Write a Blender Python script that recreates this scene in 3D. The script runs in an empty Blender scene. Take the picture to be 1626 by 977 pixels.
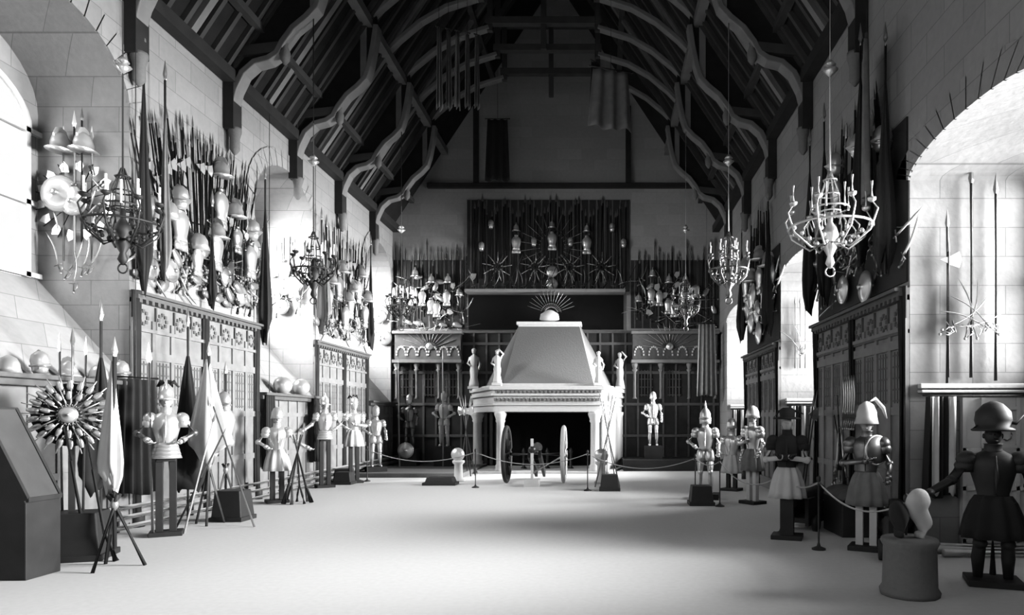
import bpy, math, random
from mathutils import Matrix, Vector
SC = bpy.context.scene
COL = SC.collection
PI = math.pi

# ------------------------------------------------------------------ camera, world, light, exposure
CAMH, F = 1.85, 1080.0                     # eye height; focal length in pixels of the 1626 px frame
cam = bpy.data.cameras.new('camera'); camo = bpy.data.objects.new('camera', cam); COL.objects.link(camo)
camo.location = (0, 0, CAMH); camo.rotation_euler = (PI/2, 0, 0)
cam.sensor_width = 36; cam.lens = 36*F/1626
cam.shift_x = -(958-813)/1626; cam.shift_y = (665-488.5)/1626
SC.camera = camo
SC.view_settings.view_transform = 'Standard'; SC.view_settings.look = 'None'
SC.view_settings.gamma = 1; SC.view_settings.use_curve_mapping = False
SC.view_settings.exposure = 0.45
SC.cycles.diffuse_bounces = 1; SC.cycles.max_bounces = 6; SC.cycles.transparent_max_bounces = 8
SC.cycles.use_denoising = True
w = bpy.data.worlds.new('world'); SC.world = w; w.use_nodes = True
w.node_tree.nodes['Background'].inputs[0].default_value = (.9, .9, .9, 1)
w.node_tree.nodes['Background'].inputs[1].default_value = 1.6

WL, WR, DE = -8.05, 4.44, 26.0              # side wall planes, end wall
CX = (WL+WR)/2; BK = -7.0
RD, LD = 1.95, 1.55                         # depth of the window recesses
WINL = [(-6.0, -2.8), (1.1, 4.25), (8.4, 11.55), (15.7, 18.86), (23.0, 25.75)]
WINR = [(-6.0, -2.8), (-.7, 2.45), (6.7, 9.85), (14.0, 17.0), (20.9, 24.4)]
PR, PL, PB, TR, SPR = 900.0, 80.0, 260.0, .03, PI*.38

def area(name, loc, rot, sx, sy, power, spread=PI*.75):
    l = bpy.data.lights.new(name, 'AREA'); l.shape = 'RECTANGLE'; l.size = sx; l.size_y = sy; l.energy = power; l.spread = spread
    o = bpy.data.objects.new(name, l); o.location = loc; o.rotation_euler = rot; COL.objects.link(o); return o
for y0, y1 in WINR:
    area('daylight', (WR+RD+.12, (y0+y1)/2, 4.0), (0, PI/2-TR, 0), 3.0, y1-y0-.1, PR*(y1-y0), SPR)
for (y0, y1), k in zip(WINL, (.3, .5, .6, 4.5, 5)):
    d = Vector((.62, .74, -.35)); area('daylight', (WL-LD-.75, (y0+y1)/2-.75, 6.2), d.to_track_quat('-Z', 'Y').to_euler(), 2.2, 2.6, PL*k*(y1-y0), PI*.5)
area('daylight', (CX, BK-.1, 6.0), (PI/2, 0, 0), 5.0, 5.0, PB)

# ------------------------------------------------------------------ materials
def mat(name, col, rough=.7, metal=0, var=.25, scale=6, bump=0, spec=.3):
    m = bpy.data.materials.new(name); m.use_nodes = True; nt = m.node_tree; b = nt.nodes['Principled BSDF']
    tc = nt.nodes.new('ShaderNodeTexCoord'); n = nt.nodes.new('ShaderNodeTexNoise'); r = nt.nodes.new('ShaderNodeMapRange')
    n.inputs['Scale'].default_value = scale; n.inputs['Detail'].default_value = 4
    r.inputs['To Min'].default_value = max(0, col*(1-var)); r.inputs['To Max'].default_value = min(1, col*(1+var))
    nt.links.new(tc.outputs['Object'], n.inputs['Vector']); nt.links.new(n.outputs['Fac'], r.inputs['Value'])
    nt.links.new(r.outputs[0], b.inputs['Base Color'])
    b.inputs['Roughness'].default_value = rough; b.inputs['Metallic'].default_value = metal
    b.inputs['Specular IOR Level'].default_value = spec
    if bump:
        bp = nt.nodes.new('ShaderNodeBump'); bp.inputs['Strength'].default_value = bump; bp.inputs['Distance'].default_value = .02
        nt.links.new(n.outputs['Fac'], bp.inputs['Height']); nt.links.new(bp.outputs[0], b.inputs['Normal'])
    return m
def stone(name, a, mortar, axes='yz', bw=.95, bh=.42, var=.12):
    m = mat(name, a, .9, 0, var, 9, .3, .1); nt = m.node_tree; b = nt.nodes['Principled BSDF']
    tc = next(n for n in nt.nodes if n.type == 'TEX_COORD'); rng = next(n for n in nt.nodes if n.type == 'MAP_RANGE')
    sx = nt.nodes.new('ShaderNodeSeparateXYZ'); cx = nt.nodes.new('ShaderNodeCombineXYZ'); br = nt.nodes.new('ShaderNodeTexBrick')
    ad = nt.nodes.new('ShaderNodeMath'); nt.links.new(tc.outputs['Object'], sx.inputs[0])
    nt.links.new(sx.outputs[0], ad.inputs[0]); nt.links.new(sx.outputs[1], ad.inputs[1])
    nt.links.new(ad.outputs[0], cx.inputs[0]); nt.links.new(sx.outputs[2 if axes == 'yz' else 1], cx.inputs[1])
    if axes == 'xy': nt.links.new(sx.outputs[0], cx.inputs[0])
    nt.links.new(cx.outputs[0], br.inputs['Vector'])
    br.inputs['Color1'].default_value = (1, 1, 1, 1); br.inputs['Color2'].default_value = (.86, .86, .86, 1)
    br.inputs['Mortar'].default_value = (mortar, mortar, mortar, 1); br.inputs['Scale'].default_value = 1
    br.inputs['Brick Width'].default_value = bw; br.inputs['Row Height'].default_value = bh
    br.inputs['Mortar Size'].default_value = .008; br.inputs['Mortar Smooth'].default_value = .3
    mx = nt.nodes.new('ShaderNodeMix'); mx.data_type = 'RGBA'; mx.blend_type = 'MULTIPLY'; mx.inputs[0].default_value = 1
    nt.links.new(rng.outputs[0], mx.inputs[6]); nt.links.new(br.outputs['Color'], mx.inputs[7])
    nt.links.new(mx.outputs[2], b.inputs['Base Color'])
    return m
M = dict(
    stone=stone('stone_wall', 0.2, .6), endwall=stone('end_wall_plaster', 0.22, .85),
    floor=mat('floor_boards', 0.46, .55, 0, .1, 14, .05, .3),
    wood=mat('oak_panelling', .125, .55, 0, .35, 5, spec=.08), carve=mat('carved_oak', .065, .6, 0, .3, 9, spec=.08),
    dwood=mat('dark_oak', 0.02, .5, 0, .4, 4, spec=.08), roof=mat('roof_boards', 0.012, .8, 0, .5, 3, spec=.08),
    rib=mat('lit_roof_timber', 0.12, .55, 0, .4, 3), rafter=mat('rafter_timber', 0.04, .6, 0, .4, 3, spec=.08),  # rib: timber lightened for the light that braces and purlins catch
    steel=mat('polished_steel', .48, .3, .72, .1, 5), dsteel=mat('blued_steel', 0.12, .35, .8, .4, 8),
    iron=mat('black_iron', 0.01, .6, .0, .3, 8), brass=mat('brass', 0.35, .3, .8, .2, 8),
    white=mat('white_stone', 0.36, .7, 0, .08, 12, .2), pale=mat('pale_plaster', 0.38, .8, 0, .15, 5, .2),
    hood=mat('hood_stone', 0.1, .8, 0, .15, 22, .3),
    cloth=mat('pale_cloth', 0.34, .9, 0, .2, 5), grey=mat('grey_cloth', 0.11, .9, 0, .4, 6),
    black=mat('black_cloth', 0.01, .9, 0, .3, 6), skin=mat('painted_face', 0.25, .6, 0, .1, 5),
    wax=mat('wax', .7, .5), pipe=mat('painted_pipe', 0.75, .4, 0, .1, 5), gun=mat('gunmetal', 0.03, .35, .6, .3, 8),
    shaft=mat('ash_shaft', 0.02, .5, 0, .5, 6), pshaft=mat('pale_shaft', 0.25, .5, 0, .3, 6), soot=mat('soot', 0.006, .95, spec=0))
def glassmat():
    m = bpy.data.materials.new('leaded_glass'); m.use_nodes = True; nt = m.node_tree; nt.nodes.remove(nt.nodes['Principled BSDF'])
    t = nt.nodes.new('ShaderNodeBsdfTransparent'); g = nt.nodes.new('ShaderNodeBsdfGlossy'); x = nt.nodes.new('ShaderNodeMixShader')
    t.inputs[0].default_value = (.75, .75, .75, 1); g.inputs['Roughness'].default_value = .15; x.inputs[0].default_value = .06
    nt.links.new(t.outputs[0], x.inputs[1]); nt.links.new(g.outputs[0], x.inputs[2])
    nt.links.new(x.outputs[0], nt.nodes['Material Output'].inputs[0]); return m
M['glass'] = glassmat()

# ------------------------------------------------------------------ mesh helpers
def frame(d):
    d = Vector(d).normalized(); a = Vector((0, 0, 1)) if abs(d.z) < .95 else Vector((1, 0, 0))
    x = d.cross(a).normalized(); return x, x.cross(d).normalized(), d
class MB:
    def __init__(s): s.v = []; s.f = []; s.m = []; s.s = []; s.mi = 0
    def mat(s, i): s.mi = i; return s
    def add(s, vs, fs, smooth=False, T=None):
        o = len(s.v); s.v += [tuple(T @ Vector(v)) if T else tuple(v) for v in vs]
        for f in fs: s.f.append(tuple(o+i for i in f)); s.m.append(s.mi); s.s.append(smooth)
        return s
    def box(s, c, d, T=None, top=1.0):
        x, y, z = c; a, b, h = d[0]/2, d[1]/2, d[2]/2
        vs = [(x+i*a*(top if k > 0 else 1), y+j*b*(top if k > 0 else 1), z+k*h) for k in (-1, 1) for j in (-1, 1) for i in (-1, 1)]
        return s.add(vs, [(0, 2, 3, 1), (4, 5, 7, 6), (0, 1, 5, 4), (2, 6, 7, 3), (0, 4, 6, 2), (1, 3, 7, 5)], False, T)
    def tube(s, pts, rad, n=8, T=None, flat=1.0):
        pts = [Vector(p) for p in pts]
        if not hasattr(rad, '__len__'): rad = [rad]*len(pts)
        vs, fs = [], []; px = None
        for i, p in enumerate(pts):
            d = (pts[min(i+1, len(pts)-1)]-pts[max(i-1, 0)])
            x, y, z = frame(d)
            if px is not None:
                x = (px-z*px.dot(z));
                x = x.normalized() if x.length > 1e-6 else frame(d)[0]; y = z.cross(x)
            px = x
            for k in range(n):
                a = 2*PI*k/n; vs.append(p+(x*math.cos(a)+y*math.sin(a)*flat)*rad[i])
        for i in range(len(pts)-1):
            for k in range(n):
                fs.append((i*n+k, i*n+(k+1) % n, (i+1)*n+(k+1) % n, (i+1)*n+k))
        fs.append(tuple(range(n-1, -1, -1))); fs.append(tuple((len(pts)-1)*n+k for k in range(n)))
        return s.add(vs, fs, n > 5, T)
    def lathe(s, prof, n=16, T=None, sx=1, sy=1, c=(0, 0, 0), lobes=0, amp=0):
        vs = []; fs = []
        for r, z in prof:
            for k in range(n):
                a = 2*PI*k/n; q = r*(1+amp*math.cos(lobes*a)) if lobes else r
                vs.append((c[0]+q*math.cos(a)*sx, c[1]+q*math.sin(a)*sy, c[2]+z))
        for i in range(len(prof)-1):
            for k in range(n): fs.append((i*n+k, i*n+(k+1) % n, (i+1)*n+(k+1) % n, (i+1)*n+k))
        fs.append(tuple(range(n-1, -1, -1))); fs.append(tuple((len(prof)-1)*n+k for k in range(n)))
        return s.add(vs, fs, True, T)
    def ell(s, c, r, n=12, m=8, T=None):
        if not hasattr(r, '__len__'): r = (r, r, r)
        pr = [(max(.02, math.sin(PI*i/m)), -math.cos(PI*i/m)*r[2]) for i in range(m+1)]
        return s.lathe([(a, b) for a, b in pr], n, T, r[0], r[1], c)
    def ext(s, poly, fn, t0, t1):
        """closed 2-d outline poly, fn(a, b, t) -> 3-d point, extruded from t0 to t1"""
        n = len(poly); vs = [fn(a, b, t0) for a, b in poly]+[fn(a, b, t1) for a, b in poly]
        fs = [tuple(range(n)), tuple(range(2*n-1, n-1, -1))]+[(i, i+n, (i+1) % n+n, (i+1) % n) for i in range(n)]
        return s.add(vs, fs)
    def bar(s, pts, wy, th, yc=0):
        """timber bent in a plane of constant Y: pts (x, z), depth wy along Y, thickness th"""
        vs, fs = [], []
        for i, p in enumerate(pts):
            a = pts[max(i-1, 0)]; b = pts[min(i+1, len(pts)-1)]; dx, dz = b[0]-a[0], b[1]-a[1]; l = math.hypot(dx, dz) or 1
            nx, nz = -dz/l*th/2, dx/l*th/2
            vs += [(p[0]-nx, yc-wy/2, p[1]-nz), (p[0]+nx, yc-wy/2, p[1]+nz), (p[0]+nx, yc+wy/2, p[1]+nz), (p[0]-nx, yc+wy/2, p[1]-nz)]
        for i in range(len(pts)-1):
            for k in range(4): fs.append((i*4+k, i*4+(k+1) % 4, i*4+4+(k+1) % 4, i*4+4+k))
        fs += [(3, 2, 1, 0), tuple(len(vs)-4+k for k in range(4))]
        return s.add(vs, fs)
    def beam(s, p0, p1, w_, h_):
        x, y, z = frame(Vector(p1)-Vector(p0)); vs = []
        for p in (Vector(p0), Vector(p1)):
            for i, j in ((-1, -1), (1, -1), (1, 1), (-1, 1)): vs.append(p+x*i*w_/2+y*j*h_/2)
        return s.add(vs, [(3, 2, 1, 0), (4, 5, 6, 7)]+[(k, (k+1) % 4, 4+(k+1) % 4, 4+k) for k in range(4)])
    def mesh(s, name, mats):
        me = bpy.data.meshes.new(name); me.from_pydata([tuple(v) for v in s.v], [], s.f)
        for m in (mats if isinstance(mats, (list, tuple)) else [mats]): me.materials.append(M[m] if isinstance(m, str) else m)
        me.polygons.foreach_set('material_index', s.m); me.polygons.foreach_set('use_smooth', s.s); me.update(); return me
    def build(s, name, mats, parent=None, bevel=0):
        o = bpy.data.objects.new(name, s.mesh(name, mats)); COL.objects.link(o)
        if parent: o.parent = parent
        if bevel:
            b = o.modifiers.new('b', 'BEVEL'); b.width = bevel; b.segments = 2; b.limit_method = 'ANGLE'
        return o
def tag(o, label, cat, group=None):
    o['label'] = label; o['category'] = cat
    if group: o['group'] = group
    return o
def empty(name, loc, label, cat, rz=0, group=None):
    o = bpy.data.objects.new(name, None); o.empty_display_size = .2; o.location = loc; o.rotation_euler = (0, 0, rz); COL.objects.link(o)
    return tag(o, label, cat, group)
def struct(o): o['kind'] = 'structure'; return o
SPEC = {}
def inst(kind, T, label, cat, group=None):
    """one more individual of a kind: its root object and each of its parts"""
    root, kids = SPEC[kind]
    o = bpy.data.objects.new(kind, root); COL.objects.link(o); o.matrix_world = T; tag(o, label, cat, group)
    for nm, me in kids:
        c = bpy.data.objects.new(nm, me); COL.objects.link(c); c.parent = o
    return o
def PX(x, y, Y):           # a point of the place whose depth is known, read off the photograph
    return Vector(((x-958)*Y/F, Y, CAMH+(665-y)*Y/F))

# ------------------------------------------------------------------ shell
b = MB(); b.add([(WL-2, BK-.5, 0), (WR+2.4, BK-.5, 0), (WR+2.4, DE+.5, 0), (WL-2, DE+.5, 0)], [(0, 1, 2, 3)])
struct(b.build('floor', 'floor'))
def side_wall(name, X, dirn, depth, wins, hs, hc, ztop, sill_in, sill_out):
    """wall plane with arched recesses; dirn +1 = recess goes to +X"""
    b = MB(); N = 18
    def arch(y0, y1):
        ym = (y0+y1)/2; h = (y1-y0)/2
        return [(ym-h*math.cos(PI*i/N), hs+(hc-hs)*math.sin(PI*i/N)) for i in range(N+1)]
    XO = X+dirn*depth; prev = BK
    def inner(y0, y1):
        if sill_in == 0: return arch(y0, y1)
        ym = (y0+y1)/2; h = (y1-y0)/2-.22
        return [(ym-h*math.cos(PI*i/N), 6.7+.85*math.sin(PI*i/N)) for i in range(N+1)]
    for y0, y1 in wins:
        b.add([(X, prev, 0), (X, y0, 0), (X, y0, ztop), (X, prev, ztop)], [(0, 1, 2, 3)]); prev = y1
        a = arch(y0, y1)
        for (ya, za), (yb, zb) in zip(a, a[1:]):
            b.add([(X, ya, za), (X, yb, zb), (X, yb, ztop), (X, ya, ztop)], [(0, 1, 2, 3)])
            b.add([(X, ya, za), (X, yb, zb), (XO, yb, zb), (XO, ya, za)], [(0, 1, 2, 3)])
        zi = sill_in
        for y in (y0, y1):
            b.add([(X, y, zi), (X, y, hs), (XO, y, hs), (XO, y, sill_out if zi > 0 else 0)], [(0, 1, 2, 3)])
        if zi > 0:
            b.add([(X, y0, zi), (X, y1, zi), (XO, y1, sill_out), (XO, y0, sill_out)], [(0, 1, 2, 3)])
            b.add([(X, y0, 0), (X, y1, 0), (X, y1, zi), (X, y0, zi)], [(0, 1, 2, 3)])
        else:
            b.add([(XO, y0, 0), (XO, y1, 0), (XO, y1, sill_out), (XO, y0, sill_out)], [(0, 1, 2, 3)])
        if zi > 0:      # splayed surround that narrows the opening to the glass
            for (ya, za), (yb, zb), (yc, zc_), (yd, zd) in zip(a, a[1:], inner(y0, y1), inner(y0, y1)[1:]):
                b.add([(XO, ya, za), (XO, yb, zb), (XO, yd, zd), (XO, yc, zc_)], [(0, 1, 2, 3)])
            i0, i1 = inner(y0, y1)[0], inner(y0, y1)[-1]
            b.add([(XO, y0, sill_out), (XO, i0[0], sill_out), (XO, i0[0], i0[1]), (XO, y0, hs)], [(0, 1, 2, 3)])
            b.add([(XO, y1, sill_out), (XO, i1[0], sill_out), (XO, i1[0], i1[1]), (XO, y1, hs)], [(0, 1, 2, 3)])
        # voussoir ring standing slightly proud of the wall
        for i in range(0, N, 1):
            (ya, za), (yb, zb) = a[i], a[i+1]; ym = (y0+y1)/2
            e = .012; t = .42
            def out(y, z):
                d = Vector((y-ym, (z-hs)+.6)); d.normalize(); return (y+d.x*t, z+d.y*t)
            oa, ob = out(ya, za), out(yb, zb)
            g = .012
            b.add([(X-dirn*.03, ya+e, za), (X-dirn*.03, yb-e, zb), (X-dirn*.03, ob[0]-e, ob[1]), (X-dirn*.03, oa[0]+e, oa[1])], [(0, 1, 2, 3)])
            b.add([(X-dirn*.03, ya+e, za), (X-dirn*.03, yb-e, zb), (X, yb-e, zb), (X, ya+e, za)], [(0, 1, 2, 3)])
    b.add([(X, prev, 0), (X, DE, 0), (X, DE, ztop), (X, prev, ztop)], [(0, 1, 2, 3)])
    struct(b.build(name, 'stone'))
    return inner
WT = 9.2
archL = side_wall('wall_left', WL, -1, LD, WINL, 7.0, 8.15, WT, 2.48, 4.2)
archR = side_wall('wall_right', WR, 1, RD, WINR, 5.3, 5.62, WT, 0, 2.35)
b = MB(); b.add([(WL, DE, 0), (WR, DE, 0), (WR, DE, WT), (CX, DE, 18.6), (WL, DE, WT)], [(0, 1, 2, 3, 4)]); struct(b.build('wall_end', 'endwall'))
b = MB()
b.add([(WL, BK, 0), (WR, BK, 0), (WR, BK, 3.4), (WL, BK, 3.4)], [(0, 1, 2, 3)]); b.add([(WL, BK, 8.6), (WR, BK, 8.6), (WR, BK, WT), (CX, BK, 18.6), (WL, BK, WT)], [(0, 1, 2, 3, 4)])
b.add([(WL, BK, 3.4), (CX-2.6, BK, 3.4), (CX-2.6, BK, 8.6), (WL, BK, 8.6)], [(0, 1, 2, 3)]); b.add([(CX+2.6, BK, 3.4), (WR, BK, 3.4), (WR, BK, 8.6), (CX+2.6, BK, 8.6)], [(0, 1, 2, 3)])
struct(b.build('wall_front', 'endwall'))
SL = (18.6-WT)/(WR-CX)
b = MB()
for sx in (-1, 1):
    e = CX+sx*(WR-CX); b.add([(e+sx*.4, BK, WT-.0), (e+sx*.4, DE, WT), (e, DE, WT), (e, BK, WT)], [(0, 1, 2, 3)])
    b.add([(e, BK, WT), (e, DE, WT), (CX, DE, 18.6), (CX, BK, 18.6)], [(0, 1, 2, 3)])
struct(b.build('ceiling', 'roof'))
# windows
wn = 0
for X, dirn, wins, arch, zb, dep in ((WL, -1, WINL, archL, 4.2, LD), (WR, 1, WINR, archR, 2.35, RD)):
    for y0, y1 in wins:
        wn += 1; XO = X+dirn*(dep-.03); a = arch(y0, y1)
        b = MB(); th = .09
        for yy in (a[0][0]+.05, y0+(y1-y0)/3, y0+2*(y1-y0)/3, a[-1][0]-.05):
            zt = min(z for y, z in a if abs(y-yy) < .3); b.box((XO, yy, (zb+zt)/2), (th, .09, zt-zb))
        for k in range(3): b.box((XO, (y0+y1)/2, zb+.05+k*(a[0][1]-zb-.1)/2), (th, y1-y0, .08))
        b.tube([(XO, y, z-.04) for y, z in a], .05, 6)
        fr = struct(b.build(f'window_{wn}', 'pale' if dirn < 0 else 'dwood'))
        p = MB(); p.ext([(a[0][0], zb)]+list(a)+[(a[-1][0], zb)], lambda q, r, t: (XO+t, q, r), -.006, .006); p.build('pane', 'glass', fr)
wn += 1
b = MB()
for i in range(5): b.box((CX-2.55+i*1.275, BK, 6), (.1, .1, 5.2))
for i in range(4): b.box((CX, BK, 3.45+i*1.7), (5.2, .1, .1))
fr = struct(b.build(f'window_{wn}', 'dwood')); p = MB(); p.box((CX, BK, 6), (5.2, .012, 5.2)); p.build('pane', 'glass', fr)

# ------------------------------------------------------------------ roof timbers
def U(u, s): return CX+s*u
def rafz(u): return WT+(6.245-u)*SL
WAVE = [(6.2, 8.1), (6.12, 8.45), (6.02, 8.85), (5.85, 9.2), (5.6, 9.42), (5.3, 9.5), (5.12, 9.62), (5.0, 9.85), (4.78, 10.15), (4.5, 10.38), (4.3, 10.6), (4.2, 10.9), (4.1, 11.4), (4.02, 11.95)]
ARCH = [(4.3, 12.05), (3.9, 12.45), (3.3, 12.95), (2.6, 13.35), (1.64, 13.65)]
def truss(Y, n, main):
    t = bpy.data.objects.new('roof_truss' if main else 'rafter_frame', None); t.location = (0, Y, 0); COL.objects.link(t); t['kind'] = 'structure'
    for s in (-1, 1):
        if main:
            b = MB(); b.bar([(U(6.13, s), 8.0), (U(6.13, s), 9.6)], .34, .22); b.build('wall_post', 'dwood', t)
            b = MB(); b.lathe([(.03, -.5), (.1, -.4), (.1, -.15), (.14, 0), (.14, .06)], 10, None, 1, 1, (U(6.08, s), 0, 8.0)); b.build('corbel', 'hood', t)
            b = MB(); b.bar([(U(u, s), z) for u, z in WAVE], .32, .13)
            b.build('curved_brace', 'rib', t, .02)
            b = MB(); b.bar([(U(6.2, s), 9.62), (U(5.0, s), 9.75)], .3, .2); b.build('hammer_beam', 'rafter', t)
            b = MB(); b.lathe([(.04, -.2), (.13, -.1), (.15, .05), (.08, .2), (.1, .28), (.03, .36)], 10, None, .75, .75, (U(4.98, s), -.05, 9.6)); b.build('carved_head', 'hood', t)
            # web of boards between brace and rafter
            poly = [(U(u, s), z) for u, z in WAVE[2:]]+[(U(4.05, s), rafz(4.05)-.1), (U(6.2, s), WT+.05)]
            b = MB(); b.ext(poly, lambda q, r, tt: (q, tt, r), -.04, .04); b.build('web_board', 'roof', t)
            b = MB(); b.bar([(U(4.35, s), 10.6), (U(4.35, s), rafz(4.35))], .2, .16); b.build('strut', 'rib', t)
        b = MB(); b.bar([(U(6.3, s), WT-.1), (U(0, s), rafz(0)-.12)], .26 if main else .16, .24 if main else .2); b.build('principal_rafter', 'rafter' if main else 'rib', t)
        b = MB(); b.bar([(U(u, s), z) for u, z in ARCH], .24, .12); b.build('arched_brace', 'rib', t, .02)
        b = MB(); b.bar([(U(1.62, s), 13.55), (U(1.62, s), 15.6)], .14, .16); b.build('queen_post', 'rafter', t)
    b = MB(); b.bar([(U(-1.75, 1), 13.85), (U(1.75, 1), 13.85)], .22, .2); b.build('collar', 'rafter', t)
    if main:
        b = MB(); b.bar([(U(0, 1), 13.0), (U(0, 1), 15.6)], .12, .16); b.build('king_post', 'rafter', t)
        b = MB(); b.bar([(U(-2.2, 1), 15.5), (U(2.2, 1), 15.5)], .22, .22); b.build('upper_collar', 'rafter', t)
k = 0
for i in range(-2, 8):
    truss(2.55+3*i, k, True); k += 1
    if i > -2: truss(1.05+3*i, k, False); k += 1
for s in (-1, 1):
    for u, m, sz in ((4.25, 'rib', .24), (2.4, 'rafter', .18), (5.5, 'rafter', .16)):
        b = MB(); b.box((U(u, s), (BK+DE)/2, rafz(u)-.16), (sz, DE-BK, sz)); o = struct(b.build('trim_purlin', m))
    b = MB(); b.box((U(6.1, s), (BK+DE)/2, WT-.1), (.25, DE-BK, .25)); struct(b.build('trim_wall_plate', 'dwood'))
    # common rafters, laid at half metre steps on each slope
    b = MB()
    for j in range(60):
        y = BK+.3+j*.5
        if y < DE-.1: b.bar([(U(6.2, s), WT-.02), (U(.02, s), rafz(0.02)-.06)], .1, .1, y)
    struct(b.build('trim_common_rafters', 'rafter'))
b = MB(); b.box((CX+.15, DE-.1, 10.72), (10.1, .18, .18)); struct(b.build('trim_tie_beam', 'dwood', None, .02))
for x0 in (-4.85, .95):
    b = MB(); b.box((x0, DE-.08, 12.2), (.2, .14, 3.1)); struct(b.build('trim_gable_post', 'dwood'))

# ------------------------------------------------------------------ panelling
def panelling(side, y0, y1, zc, label, group):
    X = WL if side < 0 else WR; s = 1 if side < 0 else -1
    t = empty('wall_panelling', (X, (y0+y1)/2, 0), label, 'panelling', 0, group)
    def bx(mb, x, ya, yb, z0, z1, d): mb.box((s*(x+d/2), (ya+yb)/2-(y0+y1)/2, (z0+z1)/2), (d, yb-ya, z1-z0))
    b = MB(); bx(b, .005, y0, y1, .02, zc-.1, .05); b.build('backing_board', 'wood', t)
    b = MB()
    for z0, z1, d in ((.0, .3, .05), (.95, 1.07, .03), (1.9, 2.02, .03), (2.88, 3.02, .04), (3.34*zc/4, 3.4*zc/4, .05)): bx(b, .05, y0, y1, z0, z1, d)
    b.build('rail', 'wood', t)
    n = max(2, round((y1-y0)/.5)); b = MB()
    for i in range(n+1):
        y = y0+(y1-y0)*i/n; bx(b, .05, y-.045, y+.045, 0, zc-.45, .035)
    b.build('stile', 'wood', t)
    b = MB()                                       # pierced tracery of upper panels and frieze
    for i in range(n):
        ya = y0+(y1-y0)*(i+.14)/n; yb = y0+(y1-y0)*(i+.86)/n; w_ = yb-ya
        for k in range(4):
            bx(b, .05, ya+w_*k/4+.01, ya+w_*k/4+.035, 2.08, 2.85, .015)
        for k in range(5): bx(b, .05, ya, yb, 2.1+k*.17, 2.13+k*.17, .012)
        for zz in (zc-.33,):
            r = .11
            for q in range(8):
                a = q*PI/4; b.box((s*.06, (ya+yb)/2-(y0+y1)/2+math.cos(a)*r, zz-.08+math.sin(a)*r), (.03, .06, .06))
            bx(b, .05, ya-.03, ya+.0, zc-.6, zc-.2, .04)
    b.build('tracery', 'carve', t)
    b = MB()
    for z0, z1, d in ((zc-.18, zc-.12, .1), (zc-.12, zc-.05, .16), (zc-.05, zc, .22), (zc-.66, zc-.6, .09)): bx(b, .0, y0, y1, z0, z1, d)
    for i in range(int((y1-y0)/.16)): bx(b, .1, y0+i*.16+.03, y0+i*.16+.1, zc-.18, zc-.12, .06)
    b.build('cornice', 'carve', t)
    for y in (y0+.06, (y0+y1)/2, y1-.06):
        b = MB()
        for dx, dy, r in ((.1, 0, .06), (.08, -.07, .035), (.08, .07, .035)): b.tube([(s*dx, y-(y0+y1)/2+dy, 0), (s*dx, y-(y0+y1)/2+dy, zc+.02)], r, 8)
        b.lathe([(.11, 0), (.11, .2), (.07, .25)], 8, None, 1, 1, (s*.1, y-(y0+y1)/2, 0)); b.build('clustered_post', 'dwood', t)
for side, ys in ((-1, [(-2.8, 1.1, 'behind the viewer'), (4.25, 8.4, 'on the left wall before the near window'), (11.55, 15.7, 'between the near and the middle left windows'), (18.86, 23.0, 'between the middle and the far left windows')]),
                 (1, [(2.45, 6.7, 'on the right wall before the near window'), (9.85, 14.0, 'between the two nearest right windows'), (17.0, 20.9, 'between the two farther right windows')])):
    for y0, y1, wh in ys:
        if y0 < 4: continue
        panelling(side, y0, y1, 4.02 if side < 0 else 3.75, f'carved oak panelling {wh}', None)
# dado with ledge under the left windows
for (y0, y1), wh in zip(WINL[2:], ('near', 'middle', 'far')):
    t = empty('window_dado', (WL, (y0+y1)/2, 0), f'oak dado with a moulded ledge under the {wh} left window', 'panelling')
    h = (y1-y0)/2
    b = MB(); b.box((.03, 0, 1.2), (.05, 2*h-.01, 2.4)); b.build('backing_board', 'wood', t)
    b = MB()
    for i in range(7): b.box((.065, -h+.05+i*(2*h-.1)/6, 1.2), (.03, .09, 2.4))
    for z in (.15, 1.0, 1.95): b.box((.065, 0, z), (.034, 2*h-.01, .1))
    b.build('stile', 'wood', t)
    b = MB(); b.box((.1, 0, 2.35), (.2, 2*h-.01, .1)); b.box((.14, 0, 2.43), (.3, 2*h-.01, .07)); b.build('ledge', 'carve', t, .015)
# alcove rails and screens in the right recesses
def gathered(W_, H_, amp=.05, folds=6, taper=.75, nx=36, nz=10, seed=0):
    rnd = random.Random(seed); ph = rnd.random()*6; vs = []; fs = []
    for sgn in (0, .012):
        for j in range(nz+1):
            v = j/nz; ww = W_*(taper+(1-taper)*v)
            for i in range(nx+1):
                u = i/nx; vs.append(((u-.5)*ww, amp*math.sin(u*folds*2*PI+ph+.6*v)*(.5+.5*v)+sgn, -v*H_+.03*math.sin(u*9+ph)*v))
    K = (nx+1)*(nz+1)
    for j in range(nz):
        for i in range(nx):
            a = j*(nx+1)+i; fs.append((a, a+1, a+nx+2, a+nx+1)); fs.append((K+a+nx+1, K+a+nx+2, K+a+1, K+a))
    for i in range(nx):
        fs.append((i, K+i, K+i+1, i+1)); a = nz*(nx+1)+i; fs.append((a+1, K+a+1, K+a, a))
    for j in range(nz):
        a = j*(nx+1); fs.append((a+nx+1, K+a+nx+1, K+a, a)); a += nx; fs.append((a, K+a, K+a+nx+1, a+nx+1))
    return vs, fs
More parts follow.
